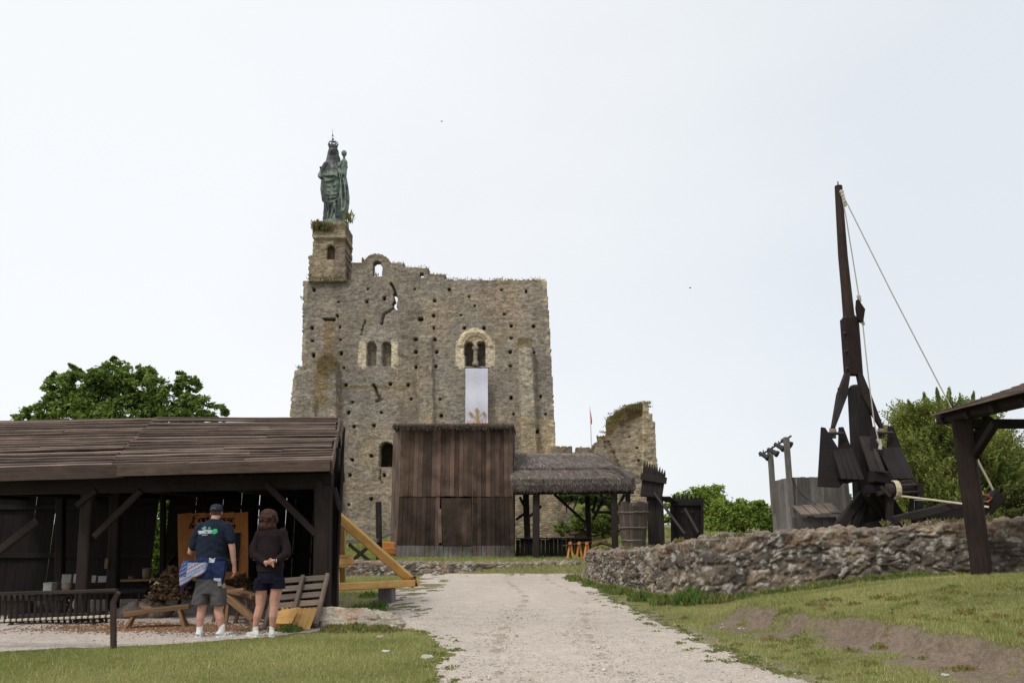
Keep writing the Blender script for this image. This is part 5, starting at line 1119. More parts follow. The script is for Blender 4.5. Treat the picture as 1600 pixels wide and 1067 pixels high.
m = MB(); palisade(m, (1001, 775), (1034, 780), (1005, 727), (1040, 742), 9, 31.9, .095, 1.3); m.build('upper_screen', M['treb'], mt)
m = MB(); m.beam(at(1001, 744, 31.8), at(1041.5, 751, 31.8), .08, .25, 1.5, up=(0, 0, 1)); m.beam(at(1001, 771, 31.8), at(1026, 775, 31.8), .08, .12, 1.3, up=(0, 0, 1)); m.build('rail', M['treb'], mt)
m = MB(); a, b = at(1011, 800, 32.1), at(1037, 800, 32.1); planks(m, (a.x, 32.1, 0), (b.x, 32.1, 0), lambda c: at(1020, 774, 32.1).z, lambda c: .4, 6, .005, 1.5); m.beam(((a.x+b.x)/2, 32.16, .4), ((a.x+b.x)/2, 32.16, at(1020, 776, 32.1).z), b.x-a.x-.05, .03, 1., up=(0, 1, 0)); m.build('lower_screen', M['treb'], mt)
m = MB(); m.beam(at(1036, 776, 32), at(1050, 784, 33), .5, .04, 1.6); m.build('side_board', M['treb'], mt)
m = MB(); m.beam(at(1022, 770, 31.7), at(1070, 834, 30.5), .09, .09, (1.8, 1.8, 1.8)); m.build('prop', M['treb'], mt)
m2 = thing('mantlet', 'lower dark mantlet with zigzag top in front of the bushes', 'mantlet', tuple(at(1073, 840, 33)))
m = MB(); palisade(m, (1051, 850), (1096, 850), (1050, 780), (1097, 780), 7, 33, .165, .7, 4); m.build('screen', M['treb'], m2)
m = MB(); m.beam(at(1049, 785, 32.9), at(1098, 785, 32.9), .08, .22, .8, up=(0, 0, 1)); m.beam(at(1050.5, 850, 32.9), at(1050, 778, 32.9), .1, .1, .8); m.beam(at(1097, 850, 32.9), at(1097, 778, 32.9), .1, .1, .8); m.build('frame', M['treb'], m2)
m = MB(); m.beam(at(1070, 795, 32.8), at(1091, 832, 31.5), .08, .08, 1.8); m.build('prop', M['treb'], m2)
def bolt(px, py, Y, par): m = MB(); m.ell(at(px, py, Y), .045); m.build('knot', M['dark'], par)
bolt(1066, 800, 32.9, m2); bolt(1082, 800, 32.9, m2)
# chunks of timber on the ground behind the wall end
for i, (x0, y0, x1, y1) in enumerate(((925, 852, 948, 846), (935, 846, 955, 852))):
    m = MB(); m.tube([at(x0, y0, 34), at(x1, y1, 34.5)], .07, 7, tj(1.)); tag(m.build('log', M['rust']), ['short brown log lying', 'second short brown log lying crosswise'][i]+' beside the right shelter post', 'log')
# ------------------------------------------------------------------ grey hoarding with spotlights
YG = 26.
gh = thing('grey_hoarding', 'grey weathered board enclosure left of the trebuchet', 'enclosure', tuple(at(1250, 830, YG)))
a, b, c = at(1204, 752, 27.6), at(1237, 745, YG), at(1325, 745, YG+.3)
m = MB(); planks(m, (a.x, 27.6, 0), (b.x, YG, 0), lambda t: a.z+(b.z-a.z)*t, lambda t: .6, 6, .004, 1.25, jt=.01); m.build('left_wall', M['grey'], gh)
m = MB(); planks(m, (b.x, YG, 0), (c.x, YG+.3, 0), lambda t: b.z, lambda t: .6, 13, .004, .85, jt=.01); m.build('front_wall', M['grey'], gh)
for (x0, y0, x1, y1, Y) in ((1203, 700, 1207, 760, 27.4), (1228.5, 683, 1233, 750, 25.9)):
    m = MB(); q = at(x1, y1, Y); q.z -= .8; m.beam(q, at(x0, y0, Y), .17, .12, 1.0, up=(0, 1, 0), seg=3, wob=.006); m.build('post', M['grey'], gh)
lr = thing('light_bar', 'thin bar of stage spotlights on two posts above the grey enclosure', 'light bar', tuple(at(1212, 700, 26.5)))
m = MB(); m.tube([at(1187, 712, 27.8), at(1236, 681, 25.8)], .03, 6, 1.5); m.build('bar', M['metal'], lr)
for (px, py, Y) in ((1193, 711, 27.5), (1207, 705, 27.0), (1217, 697, 26.5), (1228, 691, 26.1)):
    sp_o = thing('spotlight', 'x', 'x'); sp_o.location = at(px, py, Y)
    for k_ in ('label', 'category'): del sp_o[k_]
    c_ = at(px, py, Y); d = Vector((.5, -.35, -.38)).normalized(); m = MB(); m.tube([c_-d*.16, c_+d*.1, c_+d*.14, c_+d*.2], [.06, .085, .11, .11], 10, 1.); o = m.build('housing', M['metal'], sp_o, True); m = MB(); m.tube([c_+Vector((0, 0, .02)), c_+Vector((0, 0, .17))], .02, 5); m.build('bracket', M['metal'], sp_o)
    sp_o.parent = lr; sp_o.location = Vector(sp_o.location)-Vector(lr.location)
m = MB(); m.tube([at(1209+random.uniform(-1, 1), 706+i*5, 27) if i < 8 else at(1238+(i-8)*5, 748+(i-8)*6, 25.9) for i in range(0)] or [at(1237, 746, 25.8), at(1250, 770, 25.8), at(1262, 780, 25.8), at(1275, 788, 24.8)], .012, 5, .5); m.build('cable', M['metal'], lr)
dk = thing('sloped_desk', 'small grey lectern box with sloping plank lid in front of the grey enclosure', 'desk', tuple(at(1275, 820, 24.5)))
q = [at(1252, 804.5, 24.0), at(1315, 801, 24.0), at(1300, 786, 25.1), at(1237, 791, 25.1)]
for i in range(4):
    m = MB(); A = lerp3(q[0], q[1], (i+.5)/4); B = lerp3(q[3], q[2], (i+.5)/4); m.beam(A, B, .27, .04, tj(1.3, .2), up=(0, -.3, 1)); m.build('lid_board', M['pallet'], dk)
m = MB(); planks(m, (q[0].x, 24.15, 0), (q[1].x-.1, 24.15, 0), lambda t: q[0].z-.05, lambda t: .7, 5, .01, .4); planks(m, (q[0].x, 24.15, 0), (q[3].x, 25.1, 0), lambda t: q[0].z-.05, lambda t: .7, 4, .01, .5); m.build('box', M['grey'], dk)

# ------------------------------------------------------------------ trebuchet
tb = thing('trebuchet', 'large dark timber trebuchet with upright throwing arm behind the rubble wall', 'trebuchet', tuple(at(1358, 820, 24)))
YT = 24.
def tp(name, parts, mat='treb', par=tb):
    m = MB()
    for (a, b, w_, h_, kw) in parts: m.beam(a, b, w_, h_, **kw)
    return m.build(name, M[mat], par)
m = MB(); P0 = [(1310, 291, .115), (1313, 340, .125), (1317, 400, .14), (1322, 450, .15), (1327, 502, .17), (1329, 540, .18)]
m.tube([at(x, y, YT+.1) for x, y, r in P0], [r for *_, r in P0], 10, (1.6, 1.2, 1.05)); m.build('throwing_arm', M['treb'], tb)
m = MB(); m.tube([at(1309.6, 290, YT+.1), at(1309, 284, YT+.1)], .02, 5); m.build('tip_spike', M['metal'], tb)
tp('arm_sleeve', [(at(1333.5, 586, YT), at(1327, 499, YT), .46, .40, dict(up=(0, 1, 0), seg=3, cham=.16, tint=(.9, .7, .65))), (at(1327.1, 500, YT), at(1326.6, 494, YT), .42, .36, dict(up=(0, 1, 0), tint=1., w2=.3, h2=.28))])
for y in (520, 548, 575): 
    m = MB(); c = at(1319+(y-500)*.075, y, YT-.2); m.beam(c-Vector((.06, 0, 0)), c+Vector((.02, 0, 0)), .05, .05, 1.); m.build('iron_bolt', M['metal'], tb)
tp('hanger_leg', [(at(1323.5, 584, YT-.1), at(1315, 618, YT-.2), .14, .2, dict(up=(0, 1, 0), w2=.27, h2=.2, tint=1.2)), (at(1315, 618, YT-.2), at(1301.5, 668, YT-.4), .27, .2, dict(up=(0, 1, 0), w2=.10, h2=.14, tint=1.4))])
tp('hanger_leg', [(at(1342, 584, YT-.1), at(1352.5, 618, YT-.2), .14, .2, dict(up=(0, 1, 0), w2=.27, h2=.2, tint=.9)), (at(1352.5, 618, YT-.2), at(1377, 668, YT-.4), .27, .2, dict(up=(0, 1, 0), w2=.10, h2=.14, tint=1.))])
for x in (1313, 1354): m = MB(); m.beam(at(x-4, 607, YT-.2), at(x+5, 609, YT-.2), .05, .05, 1.); m.build('iron_bolt', M['metal'], tb)
tp('main_post', [(at(1362, 830, YT), at(1339, 606, YT), .80, .6, dict(up=(0, 1, 0), w2=.46, h2=.45, seg=4, cham=.14, tint=.85)), (at(1339, 607, YT), at(1338.6, 602, YT), .42, .42, dict(up=(0, 1, 0), w2=.3, h2=.3, tint=.8))])
tp('diagonal_plank', [(at(1374, 744, YT-1.3), at(1352, 683, YT-.5), .42, .09, dict(up=(0, 1, 0), w2=.36, tint=1.5)), (at(1378, 740, YT-1.32), at(1360, 686, YT-.55), .10, .12, dict(up=(0, 1, 0), tint=1.8))])
# two wedge shaped counterweight boxes hung from pins
def cwbox(sh, name_tint, left):
    b_ = MB(); Yf, Yb = YT-1.0, YT+.5
    def pt(x, y, Y=YT-1.): return at(x+sh, y, Y)
    def slab(poly, d, t):
        n = len(poly); off = Vector(d); b_.add(list(poly)+[p+off for p in poly], [tuple(range(n))[::-1], tuple(range(n, 2*n))]+[(i, (i+1) % n, n+(i+1) % n, n+i) for i in range(n)], t)
    return b_, pt, slab
for sh, left in ((0, True), (0, False)):
    b_, pt, slab = cwbox(sh, 1, left)
    if left: side = [(1283, 667), (1289.5, 668), (1312, 703), (1330, 742), (1311, 762), (1277.5, 760)]; fin = [(1312.5, 667), (1318, 667), (1331, 702), (1311.5, 702)]; fr = [(1300, 702), (1331, 700.5), (1351, 750), (1314, 748)]; bt = [(1314, 748), (1351, 748), (1346, 757), (1311, 762)]
    else: side = [(1362, 667), (1367, 666), (1381, 700), (1384, 748), (1376, 752), (1360, 705)]; fin = [(1390, 665), (1396, 666), (1409, 700), (1388, 700)]; fr = [(1371, 700.5), (1407, 699), (1427, 748), (1396, 748)]; bt = [(1390, 748), (1427, 748), (1424, 756), (1388, 756)]
    slab([at(x, y, YT-.85) for x, y in side], (.03, .12, 0), (.95, .95, 1.)); o1 = b_.build('weight_box_side', M['treb'], tb)
    b_ = MB(); _, _, _ = 0, 0, 0
    def slab2(b_, poly, d, t):
        n = len(poly); off = Vector(d); b_.add(list(poly)+[p+off for p in poly], [tuple(range(n))[::-1], tuple(range(n, 2*n))]+[(i, (i+1) % n, n+(i+1) % n, n+i) for i in range(n)], t)
    slab2(b_, [at(x, y, YT-.3) for x, y in fin], (.0, .12, 0), (1.1, .95, .9)); b_.build('weight_box_fin', M['treb'], tb)
    b_ = MB(); nb = 4 if left else 3
    tl_, tr2, br2, bl2 = [at(x, y, YT-.8 if j < 2 else YT-1.15) for j, (x, y) in enumerate(fr)]
    for i in range(nb):
        A = lerp3(bl2, br2, (i+.5)/nb); B = lerp3(tl_, tr2, (i+.5)/nb); wd = (tr2-tl_).length/nb*.98; b_.beam(A, B, wd*1.06, .06, tj(1.05, .15), up=(0, -1, .3))
    b_.build('weight_box_slats', M['treb'], tb)
    b_ = MB(); f4 = [at(x, y, YT-1.1) for x, y in bt]; f4[2] = at(bt[2][0], bt[2][1], YT-.2); f4[3] = at(bt[3][0], bt[3][1], YT-.6)
    top4 = [tl_+Vector((0, .1, 0)), tr2+Vector((0, .1, 0)), tr2+Vector((0, 1.0, 0)), tl_+Vector((0, 1.0, 0))]
    bl_ = [bl2+Vector((.02, .08, .02)), br2+Vector((-.02, .08, .02)), br2+Vector((-.1, .9, -.05)), bl2+Vector((0, .9, -.05))]; quadbox(b_, bl_+top4, .6); b_.build('weight_box_body', M['treb'], tb)
    b_ = MB(); x0, x1 = (1284, 1318) if left else (1368, 1394); yy_ = 677 if left else 676; b_.tube([at(x0, yy_, YT-.6), at(x1, yy_, YT-.4)], .045, 8, 1.); b_.build('hanger_pin', M['metal'], tb)
    b_ = MB(); c_ = at(1301.5 if left else 1377, 676, YT-.45); b_.beam(c_+Vector((0, 0, .14)), c_-Vector((0, 0, .16)), .13, .13, 2.); b_.build('pin_block', M['treb'], tb)
    b_ = MB()
    for j in range(4): b_.tube([c_+Vector((.09*math.cos(t), .09*math.sin(t), .02+j*.025)) for t in np.linspace(0, 6.283, 11)], .014, 5, (.7, .6, .5))
    b_.build('lashing', M['rope'], tb)
# frame feet, braces, winch
for (a, b, w_, t) in (((1306, 828), (1352, 768), .25, .9), ((1372, 765), (1412, 828), .42, .7), ((1310, 818), (1350, 772), .12, 1.3), ((1330, 832), (1352, 780), .2, .6), ((1356, 770), (1392, 822), .26, .8)):
    tp('brace', [(at(*a, YT-.8), at(*b, YT-.2), w_, w_*.9, dict(up=(0, 1, 0), seg=2, tint=t))])
tp('base_beam', [(at(1310, 832, YT), at(1545, 795, YT-1.5), .3, .3, dict(tint=.9)), (at(1395, 813, YT-2), at(1500, 788, YT-1.8), .2, .22, dict(tint=1.1))])
tp('cross_beam', [(at(1362, 744, YT-1.35), at(1388, 750, YT-1.2), .28, .3, dict(tint=.7)), (at(1350, 765, YT-1.2), at(1400, 765, YT-1.2), .22, .22, dict(tint=.6)), (at(1366, 735, YT-1.45), at(1388, 738, YT-1.45), .1, .06, dict(tint=1.6))])
m = MB(); m.tube([at(1385, 765, YT-1.4), at(1436, 763, YT-1.1)], .17, 14, (1.7, 1.5, 1.5)); m.build('winch_drum', M['treb'], tb, True)
for k_ in range(6):
    m = MB(); t = k_*math.pi/3; dz = Vector((0, math.sin(t)*.2, math.cos(t)*.2)); m.beam(at(1404, 764, YT-1.4)+dz, at(1428, 763, YT-1.2)+dz, .06, .05, (2.4, 2.1, 2.1), up=dz); m.build('drum_lagging', M['treb'], tb)
for (x, y) in ((1390, 765), (1436, 764)):
    m = MB(); m.beam(at(x, 830, YT-1.3), at(x, y-10, YT-1.3), .16, .2, .8, up=(0, 1, 0)); m.build('winch_bearing', M['treb'], tb)
m = MB(); m.beam(at(1376, 760, YT-1.5), at(1391, 775, YT-1.5), .09, .05, 1.4); m.beam(at(1371, 772, YT-1.45), at(1390, 764, YT-1.45), .12, .1, 1.); m.build('winch_lever', M['treb'], tb); m = MB(); m.beam(at(1428, 762, YT-1.3), at(1422, 800, YT-1.2), .10, .1, 1.); m.beam(at(1429, 761, YT-1.2), at(1443, 759, YT-1.2), .06, .06, 1.2); m.build('winch_lever', M['treb'], tb)
m = MB(); c0 = at(1396, 765, YT-1.4); c1 = at(1402, 765, YT-1.38)
for j in range(6): 
    cc = lerp3(c0, c1, j/5); m.tube([cc+Vector((0, math.sin(t)*.235, math.cos(t)*.235)) for t in np.linspace(0, 6.283, 15)], .022, 5, (1.1, 1.05, .85))
m.build('rope_coil', M['rope'], tb)
def rope(name, pts, r=.018, t=1., par=tb): m = MB(); m.tube(pts, r, 6, t); return m.build(name, M['rope'], par)
rope('winch_rope', [at(1400, 774, YT-1.5), at(1450, 780, YT-1.8), at(1545, 792, YT-2.4)], .028, (1.25, 1.2, 1.))
rope('thin_rope', [at(1428, 781, YT-1.5), at(1460, 782, YT-1.6)], .012, .7)
hd = at(1314, 299, YT)
rope('sling_rope', [hd, at(1322, 340, YT-.1), at(1342, 463, YT-.3)], .017, (.75, .78, .8)); rope('sling_rope', [hd, at(1392, 455, YT-.8), at(1478, 621, YT-1.4), at(1491, 645, YT-1.5)], .017, (.75, .78, .8)); rope('sling_rope', [at(1348, 506, YT-.3), at(1357, 590, YT-.6), at(1366, 660, YT-.9), at(1373, 690, YT-1.0)], .017, (.8, .8, .78))
m = MB()
for j in range(5): m.ell(at(1315+j*1.5, 300+j*5, YT-.03), .07-.008*j, .05, .07, tint=(1., 1., .9))
m.build('rope_knot', M['rope'], tb)
m = MB(); m.limb([(at(1341.5, 463, YT-.3), .06), (at(1344, 470, YT-.3), .04)], 6); m.limb([(at(1346, 500, YT-.3), .05), (at(1349, 506, YT-.3), .05)], 6); m.tube([at(1371, 686, YT-1), at(1376, 694, YT-1), at(1375, 702, YT-1)], .05, 6); m.build('rope_knot', M['rope'], tb)
m = MB(); c = at(1346, 485, YT-.3); vs = [at(1341, 467, YT-.4), at(1352, 483, YT-.4), at(1349, 503, YT-.4), at(1343, 500, YT-.4), at(1340, 480, YT-.4)]
n = 5; m.add(vs+[v+Vector((0, .18, 0)) for v in vs], [tuple(range(n))[::-1], tuple(range(n, 2*n))]+[(i, (i+1) % n, n+(i+1) % n, n+i) for i in range(n)], (.8, .5, .5)); m.build('sling_pulley', M['treb'], tb)
m = MB(); m.beam(at(1530, 805, 22), at(1562, 770, 21.8), .35, .3, .9); m.beam(at(1512, 795, 22), at(1556, 782, 22), .22, .3, .8); tr2_ = m.build('trough_end', M['treb'], tb)
m = MB(); m.tube([at(1525, 714, 21.8), at(1545, 752, 21.8), at(1557, 776, 21.8), at(1559, 788, 21.8)], .03, 6, (.85, .82, .72)); m.build('trigger_pole', M['rope'], tb)
m = MB(); c = at(1539, 778, 21.7)
for j in range(5): m.tube([c+Vector((.15*math.cos(t)+random.uniform(-.02, .02), .05*math.sin(2*t+j), .09*math.sin(t)+random.uniform(-.02, .02))) for t in np.linspace(j*.4, j*.4+5, 12)], .012, 5, (.75, .25, .14))
m.build('red_cord', M['rope'], tb)
# pale fence posts glimpsed behind the trebuchet
for i, x in enumerate((1377, 1436)):
    m = MB(); q = at(x, 820, 27); m.beam(q, at(x-2, 765, 27), .22, .1, tj(2.2)); tag(m.build('pale_post', M['grey']), ['pale upright board seen between the trebuchet legs', 'pale upright board seen under the trebuchet winch'][i], 'board')

# ------------------------------------------------------------------ lean-to on the right
ln = thing('lean_to', 'dark timber corner of a lean-to with plank roof at the right edge', 'lean-to', tuple(at(1535, 903, 14.5)))
YL = 14.5; pt_ = at(1503, 655, YL); pb = at(1535, 903, YL); pb.z = float(H(pb.x, YL))-.1
m = MB(); m.beam(pb, pt_, .30, .26, (1.1, .95, .9), up=(.75, 1, 0), seg=6, wob=.008, cham=.08); m.build('post', M['dark'], ln)
zb = pt_.z; X_ = pt_.x
m = MB(); m.beam((X_-.08, YL+.5, zb+.08), (X_+.06, 6.5, zb+.10), .24, .24, (.8, .75, .75), up=(0, 0, 1), seg=4, wob=.01); m.build('wall_plate', M['dark'], ln)
m = MB(); m.beam(at(1508, 662, YL), at(1508, 662, YL)+Vector((4, .1, 0)), .14, .16, .8, up=(0, 0, 1)); m.build('tie_beam', M['dark'], ln)
m = MB(); m.beam(at(1512, 704, YL), at(1545, 652, YL), .14, .14, .7, up=(0, 1, 0)); m.build('brace', M['dark'], ln)
m = MB(); m.beam(at(1520, 716, YL-.05), at(1556, 660, YL-.9), .12, .12, .8, up=(0, 1, 0)); m.build('brace', M['dark'], ln)
for k_ in range(11):
    y0 = 14.75-k_*.8; m = MB()
    m.beam((X_-.24+random.uniform(-.02, .02), y0, zb-.01), (X_+4.5, y0, zb+1.50), .09, .12, tj(.8), up=(0, 0, 1)); m.build('rafter', M['dark'], ln)
for k_ in range(26):
    x0 = X_-.26+k_*.19; z0 = zb+.07+(x0-X_+.45)*.33; m = MB(); m.beam((x0, 14.85+random.uniform(-.04, .04), z0), (x0, 6.2, z0+random.uniform(-.01, .01)), .21, .03, tj(1.3, .25), up=(-.33+.12, 0, 1), seg=3, wob=.004); m.build('roof_board', M['roofw'], ln)
m = MB(); m.tube([at(1468, 656, 15.1), at(1500, 650, 14.9)], .03, 6, 1.5); m.ell(at(1466, 657, 15.1), .05, tint=2.); m.build('rope_end', M['rope'], ln)

# ------------------------------------------------------------------ trees and bushes
M['leaf'] = leafmat('broad_leaf', (1, 1, 1), .28); M['bark'] = flat('tree_bark', (.07, .055, .042), .95, .1, 0, 8, (.6, 1.3), .8, .05)
def crown(name, blobs, nleaf, ls, col, var, par, mat='leaf', sub=1.0, clump=.28, yel=.0, seed=1):
    """blobs = (centre, rx, ry, rz); leaves sit in clumps spread through each blob"""
    R = np.random.default_rng(seed); vol = np.array([b[1]*b[2]*b[3] for b in blobs])**.72; vol = vol/vol.sum(); C = []; T = []
    for b, f in zip(blobs, vol):
        nc = max(6, int(nleaf*f/70)); d = R.normal(size=(nc, 3)); d /= np.linalg.norm(d, axis=1)[:, None]; rr_ = R.uniform(.45, 1.02, nc)**.6
        cc = np.array(b[0])+d*rr_[:, None]*np.array(b[1:4]); cr = clump*min(b[1:4])*R.uniform(.5, 1.3, nc)
        tn = R.uniform(.75, 1.3, nc); k_ = int(nleaf*f/nc)
        p = cc[:, None]+R.normal(size=(nc, k_, 3))*cr[:, None, None]*np.array([.8, .8, .55]); C.append(p.reshape(-1, 3)); T.append(np.repeat(tn, k_))
    P = np.concatenate(C); tn = np.concatenate(T)*R.uniform(.8, 1.2, len(P)); n = len(P)
    a = R.normal(size=(n, 3)); a[:, 2] *= .6; a /= np.linalg.norm(a, axis=1)[:, None]; b = np.cross(a, R.normal(size=(n, 3))+np.array([0, 0, 1.2])); b /= np.linalg.norm(b, axis=1)[:, None]; s_ = ls*R.uniform(.6, 1.3, n)[:, None]
    V = np.stack([P-a*s_, P-b*s_*.55, P+a*s_, P+b*s_*.55], 1).reshape(-1, 3)
    yy_ = R.random((n, 1))*yel; cl = (np.array(col)*(1-yy_)+np.array([.26, .24, .05])*yy_)*tn[:, None]
    return link(name, np_mesh(name, V, np.arange(n*4).reshape(-1, 4), np.repeat(cl, 4, 0)), M[mat], par)
def limbs(par, base, tops, r, sub=2):
    m = MB(); b = Vector(base)
    for t in tops:
        t = Vector(t); mid = b.lerp(t, .5)+Vector((random.uniform(-.3, .3), random.uniform(-.3, .3), .2)); h_ = b.lerp(t, .22)+Vector((0, 0, .5)); m.tube([b, h_, mid, t], [r, r*.7, r*.4, r*.1], 8)
        for _ in range(sub):
            q = mid.lerp(t, random.random()); e_ = q+Vector((random.uniform(-1, 1), random.uniform(-1, 1), random.uniform(.2, 1)))*(t-b).length*.2; m.tube([q, q.lerp(e_, .5)+Vector((0, 0, .1)), e_], [r*.25, r*.15, r*.05], 5)
    return m.build('trunk', M['bark'], par, True)
def blob(px, py, Y, rpx, sq=.8, dy=0): c = at(px, py, Y+dy); s_ = rpx*Y*1.0/F; return (tuple(c), s_, s_*.9, s_*sq)
YT1 = 45
tr = thing('chestnut_tree', 'large dark green broadleaf tree rising behind the shed roof', 'tree', (at(180, 800, YT1).x, YT1, .3))
bl = [blob(178, 590, YT1, 30), blob(130, 602, YT1, 34), blob(92, 615, YT1, 26), blob(225, 606, YT1, 34), blob(262, 628, YT1, 30), blob(294, 606, YT1, 22), blob(300, 640, YT1, 30), blob(338, 645, YT1, 17), blob(60, 650, YT1, 26), blob(38, 660, YT1, 16), blob(120, 650, YT1, 45), blob(200, 655, YT1, 50), blob(150, 625, YT1, 35, .8, 1.5), blob(270, 665, YT1, 40), blob(90, 590, YT1, 13), blob(175, 566, YT1, 13), blob(280, 590, YT1, 11), blob(345, 660, YT1, 14), blob(160, 680, YT1, 50), blob(225, 580, YT1, 14), blob(118, 572, YT1, 12)]
crown('crown', bl, 62000, .12, (.135, .20, .05), .3, tr, clump=.20, yel=.2, seed=3)
limbs(tr, (tr.location.x, YT1, .2), [tuple(tr.location.lerp(Vector(b[0]), .8)) for b in bl[:9]], .42, 1)
def bush(name, label, cat, spots, n, ls, col, yel, seed, group=None):
    c = at(*spots[0][:3]); o = thing(name, label, cat, (c.x, c.y, float(H(c.x, c.y))), group); bl = [blob(*s) for s in spots]
    crown('crown', bl, n, ls, col, .3, o, yel=yel, clump=.3, seed=seed); limbs(o, (c.x, c.y, float(H(c.x, c.y))-.1), [b[0] for b in bl], .14); return o
bush('shrub', 'yellow green leafy bush directly behind the lower mantlet', 'bush', [(1100, 790, 60, 30), (1078, 800, 60, 22), (1062, 790, 60, 20), (1085, 775, 60, 16), (1112, 772, 60, 18), (1045, 800, 60, 18), (1095, 815, 60, 30)], 17000, .11, (.20, .28, .05), .45, 11)
bush('shrub', 'mid green bush between the mantlets and the grey enclosure', 'bush', [(1150, 808, 55, 26), (1132, 800, 55, 20), (1170, 800, 55, 22), (1150, 790, 55, 12), (1188, 806, 55, 20), (1130, 822, 55, 26)], 16000, .10, (.17, .25, .045), .4, 12)
bush('shrub', 'small green bush against the left side of the grey enclosure', 'bush', [(1198, 806, 50, 18), (1190, 790, 50, 10), (1205, 816, 50, 22), (1178, 792, 50, 9)], 9000, .09, (.15, .23, .045), .3, 13)
bush('shrub', 'green shrub seen through the gap in the shed back wall', 'bush', [(255, 810, 27, 40), (252, 850, 27, 45), (260, 780, 27, 25), (235, 880, 27, 35)], 16000, .06, (.10, .17, .03), .3, 14)
bush('shrub', 'green shrubs behind the right part of the shed near the keep foot', 'bush', [(1350, 800, 40, 34), (1320, 800, 40, 26), (1420, 800, 40, 30), (1290, 810, 40, 20)], 9000, .1, (.055, .11, .02), .2, 15)['label'] = 'dark green bush low behind the trebuchet frame'
bush('shrub', 'dark bush with brown tips behind the wall at the right edge', 'bush', [(1592, 790, 25, 26), (1610, 775, 25, 30), (1640, 780, 25, 30)], 10000, .05, (.06, .075, .035), .5, 16)
bush('shrub', 'low green scrub on the slope seen through the shelter', 'bush', [(905, 815, 46, 16), (935, 815, 46, 20), (960, 805, 46, 16), (920, 800, 46, 12), (880, 826, 46, 12), (955, 830, 46, 14)], 14000, .07, (.11, .165, .04), .4, 17)
bush('shrub', 'dark overhanging greenery high on the slope behind the shelter', 'bush', [(885, 775, 50, 12), (905, 776, 50, 14), (930, 778, 50, 14), (950, 780, 50, 12)], 8000, .08, (.055, .10, .025), .2, 18)
# conifer with feathery sprays
cf = thing('cypress_tree', 'bushy green conifer with feathery tips behind the lean-to post', 'tree', (at(1490, 800, 30).x, 30, .9))
R = np.random.default_rng(5); cx = at(1486, 800, 30).x; Vs = []; T = []
leaders = [(1422, 640), (1445, 628), (1465, 622), (1483, 622), (1500, 632), (1520, 628), (1548, 655), (1405, 668), (1570, 690), (1585, 720)]
env = lambda z: np.interp(z, [.9, 1.5, 2.5, 4.0, 5.0, 5.6, 6.2], [2.2, 2.5, 2.4, 2.0, 1.5, 1.0, .2])
def spray(p, d, L, n, col):
    d = d/np.linalg.norm(d); s_ = np.cross(d, R.normal(size=3)); s_ /= np.linalg.norm(s_)
    for i in range(n):
        t = (i+.5)/n; q = p+d*L*t; w_ = L*.42*(1-t*.75); sg_ = 1 if i % 2 else -1; dd = d*.75+s_*sg_*.8+R.normal(size=3)*.15; dd /= np.linalg.norm(dd); nn_ = np.cross(dd, R.normal(size=3)); nn_ /= np.linalg.norm(nn_); wd = .032
        e_ = q+dd*w_; mm = q+dd*w_*.5; Vs.append([q, mm-nn_*wd, e_, mm+nn_*wd]); T.append(col*R.uniform(.75, 1.25))
nb = 7500
for i in range(nb):
    z = .9+4.7*R.random()**.95; a = R.uniform(0, 2*np.pi); r0 = env(z); lob = 1+.16*math.sin(3*a+z*1.3)+.14*math.sin(6*a+z*2.6+1); r = r0*lob*R.uniform(.45, 1.0)**.5
    p = np.array([cx+.15+r*math.cos(a)*.98, 30+r*math.sin(a)*.9, z]); d = np.array([math.cos(a)*.55, math.sin(a)*.55, .8])+R.normal(size=3)*.22; t = R.random(); yl = ss(np.array(fbm(np.array([p[0]*.9]), np.array([p[2]*.9]), np.array([p[1]*.9]), seed=7)[0]*2.2-.7))
    col = np.array([.11, .15, .04])*(1-yl)+np.array([.30, .31, .075])*yl; spray(p-d*.15, d, R.uniform(.35, .75), 11, col)
for (px, py) in leaders:
    c = np.array(at(px, py-6, 30)); b0 = np.array([cx+(c[0]-cx)*.6, 30, c[2]-2.0])
    for j in range(90):
        t = R.random()**.7; p = b0+(c-b0)*t; d = (c-b0)/np.linalg.norm(c-b0)+R.normal(size=3)*.35*(1.15-t); spray(p, d, R.uniform(.3, .55)*(1.15-.5*t), 12, np.array([.17, .20, .06]))
for j in range(900):      # long feathery outer sprays
    z = .9+4.6*R.random(); a = R.uniform(-.3, math.pi+.3)+math.pi*(R.random() < .5); r = env(z)*(1+.16*math.sin(3*a+z*1.3)+.14*math.sin(6*a+z*2.6+1)); p = np.array([cx+.15+r*.92*math.cos(a), 30+r*.85*math.sin(a), z]); spray(p, np.array([math.cos(a)*.7, math.sin(a)*.7, .75])+R.normal(size=3)*.15, R.uniform(.5, .95), 16, np.array([.24, .26, .07])*R.uniform(.6, 1.15))
for j in range(360):      # side sprays on the right
    z = R.uniform(1.5, 5.0); r = env(z)*R.uniform(.9, 1.08); p = np.array([cx+.15+r, 30+R.normal()*.7, z]); spray(p-np.array([.2, 0, .1]), np.array([.9, R.normal()*.4, .45]), R.uniform(.3, .65), 12, np.array([.10, .135, .04]))
Vs = np.array(Vs); link('crown', np_mesh('crown', Vs.reshape(-1, 3), np.arange(len(Vs)*4).reshape(-1, 4), np.repeat(np.array(T), 4, 0)), M['leaf'], cf)
m = MB(); m.tube([(cx, 30, .7), (cx, 30, 5)], [.25, .06], 8)
for a in range(9): m.tube([(cx, 30, 1.2+a*.4), (cx+1.7*math.cos(a*2.4)*(1-a*.07), 30+1.7*math.sin(a*2.4)*(1-a*.07), 2.2+a*.42)], [.08, .02], 6)
m.build('trunk', M['bark'], cf, True)
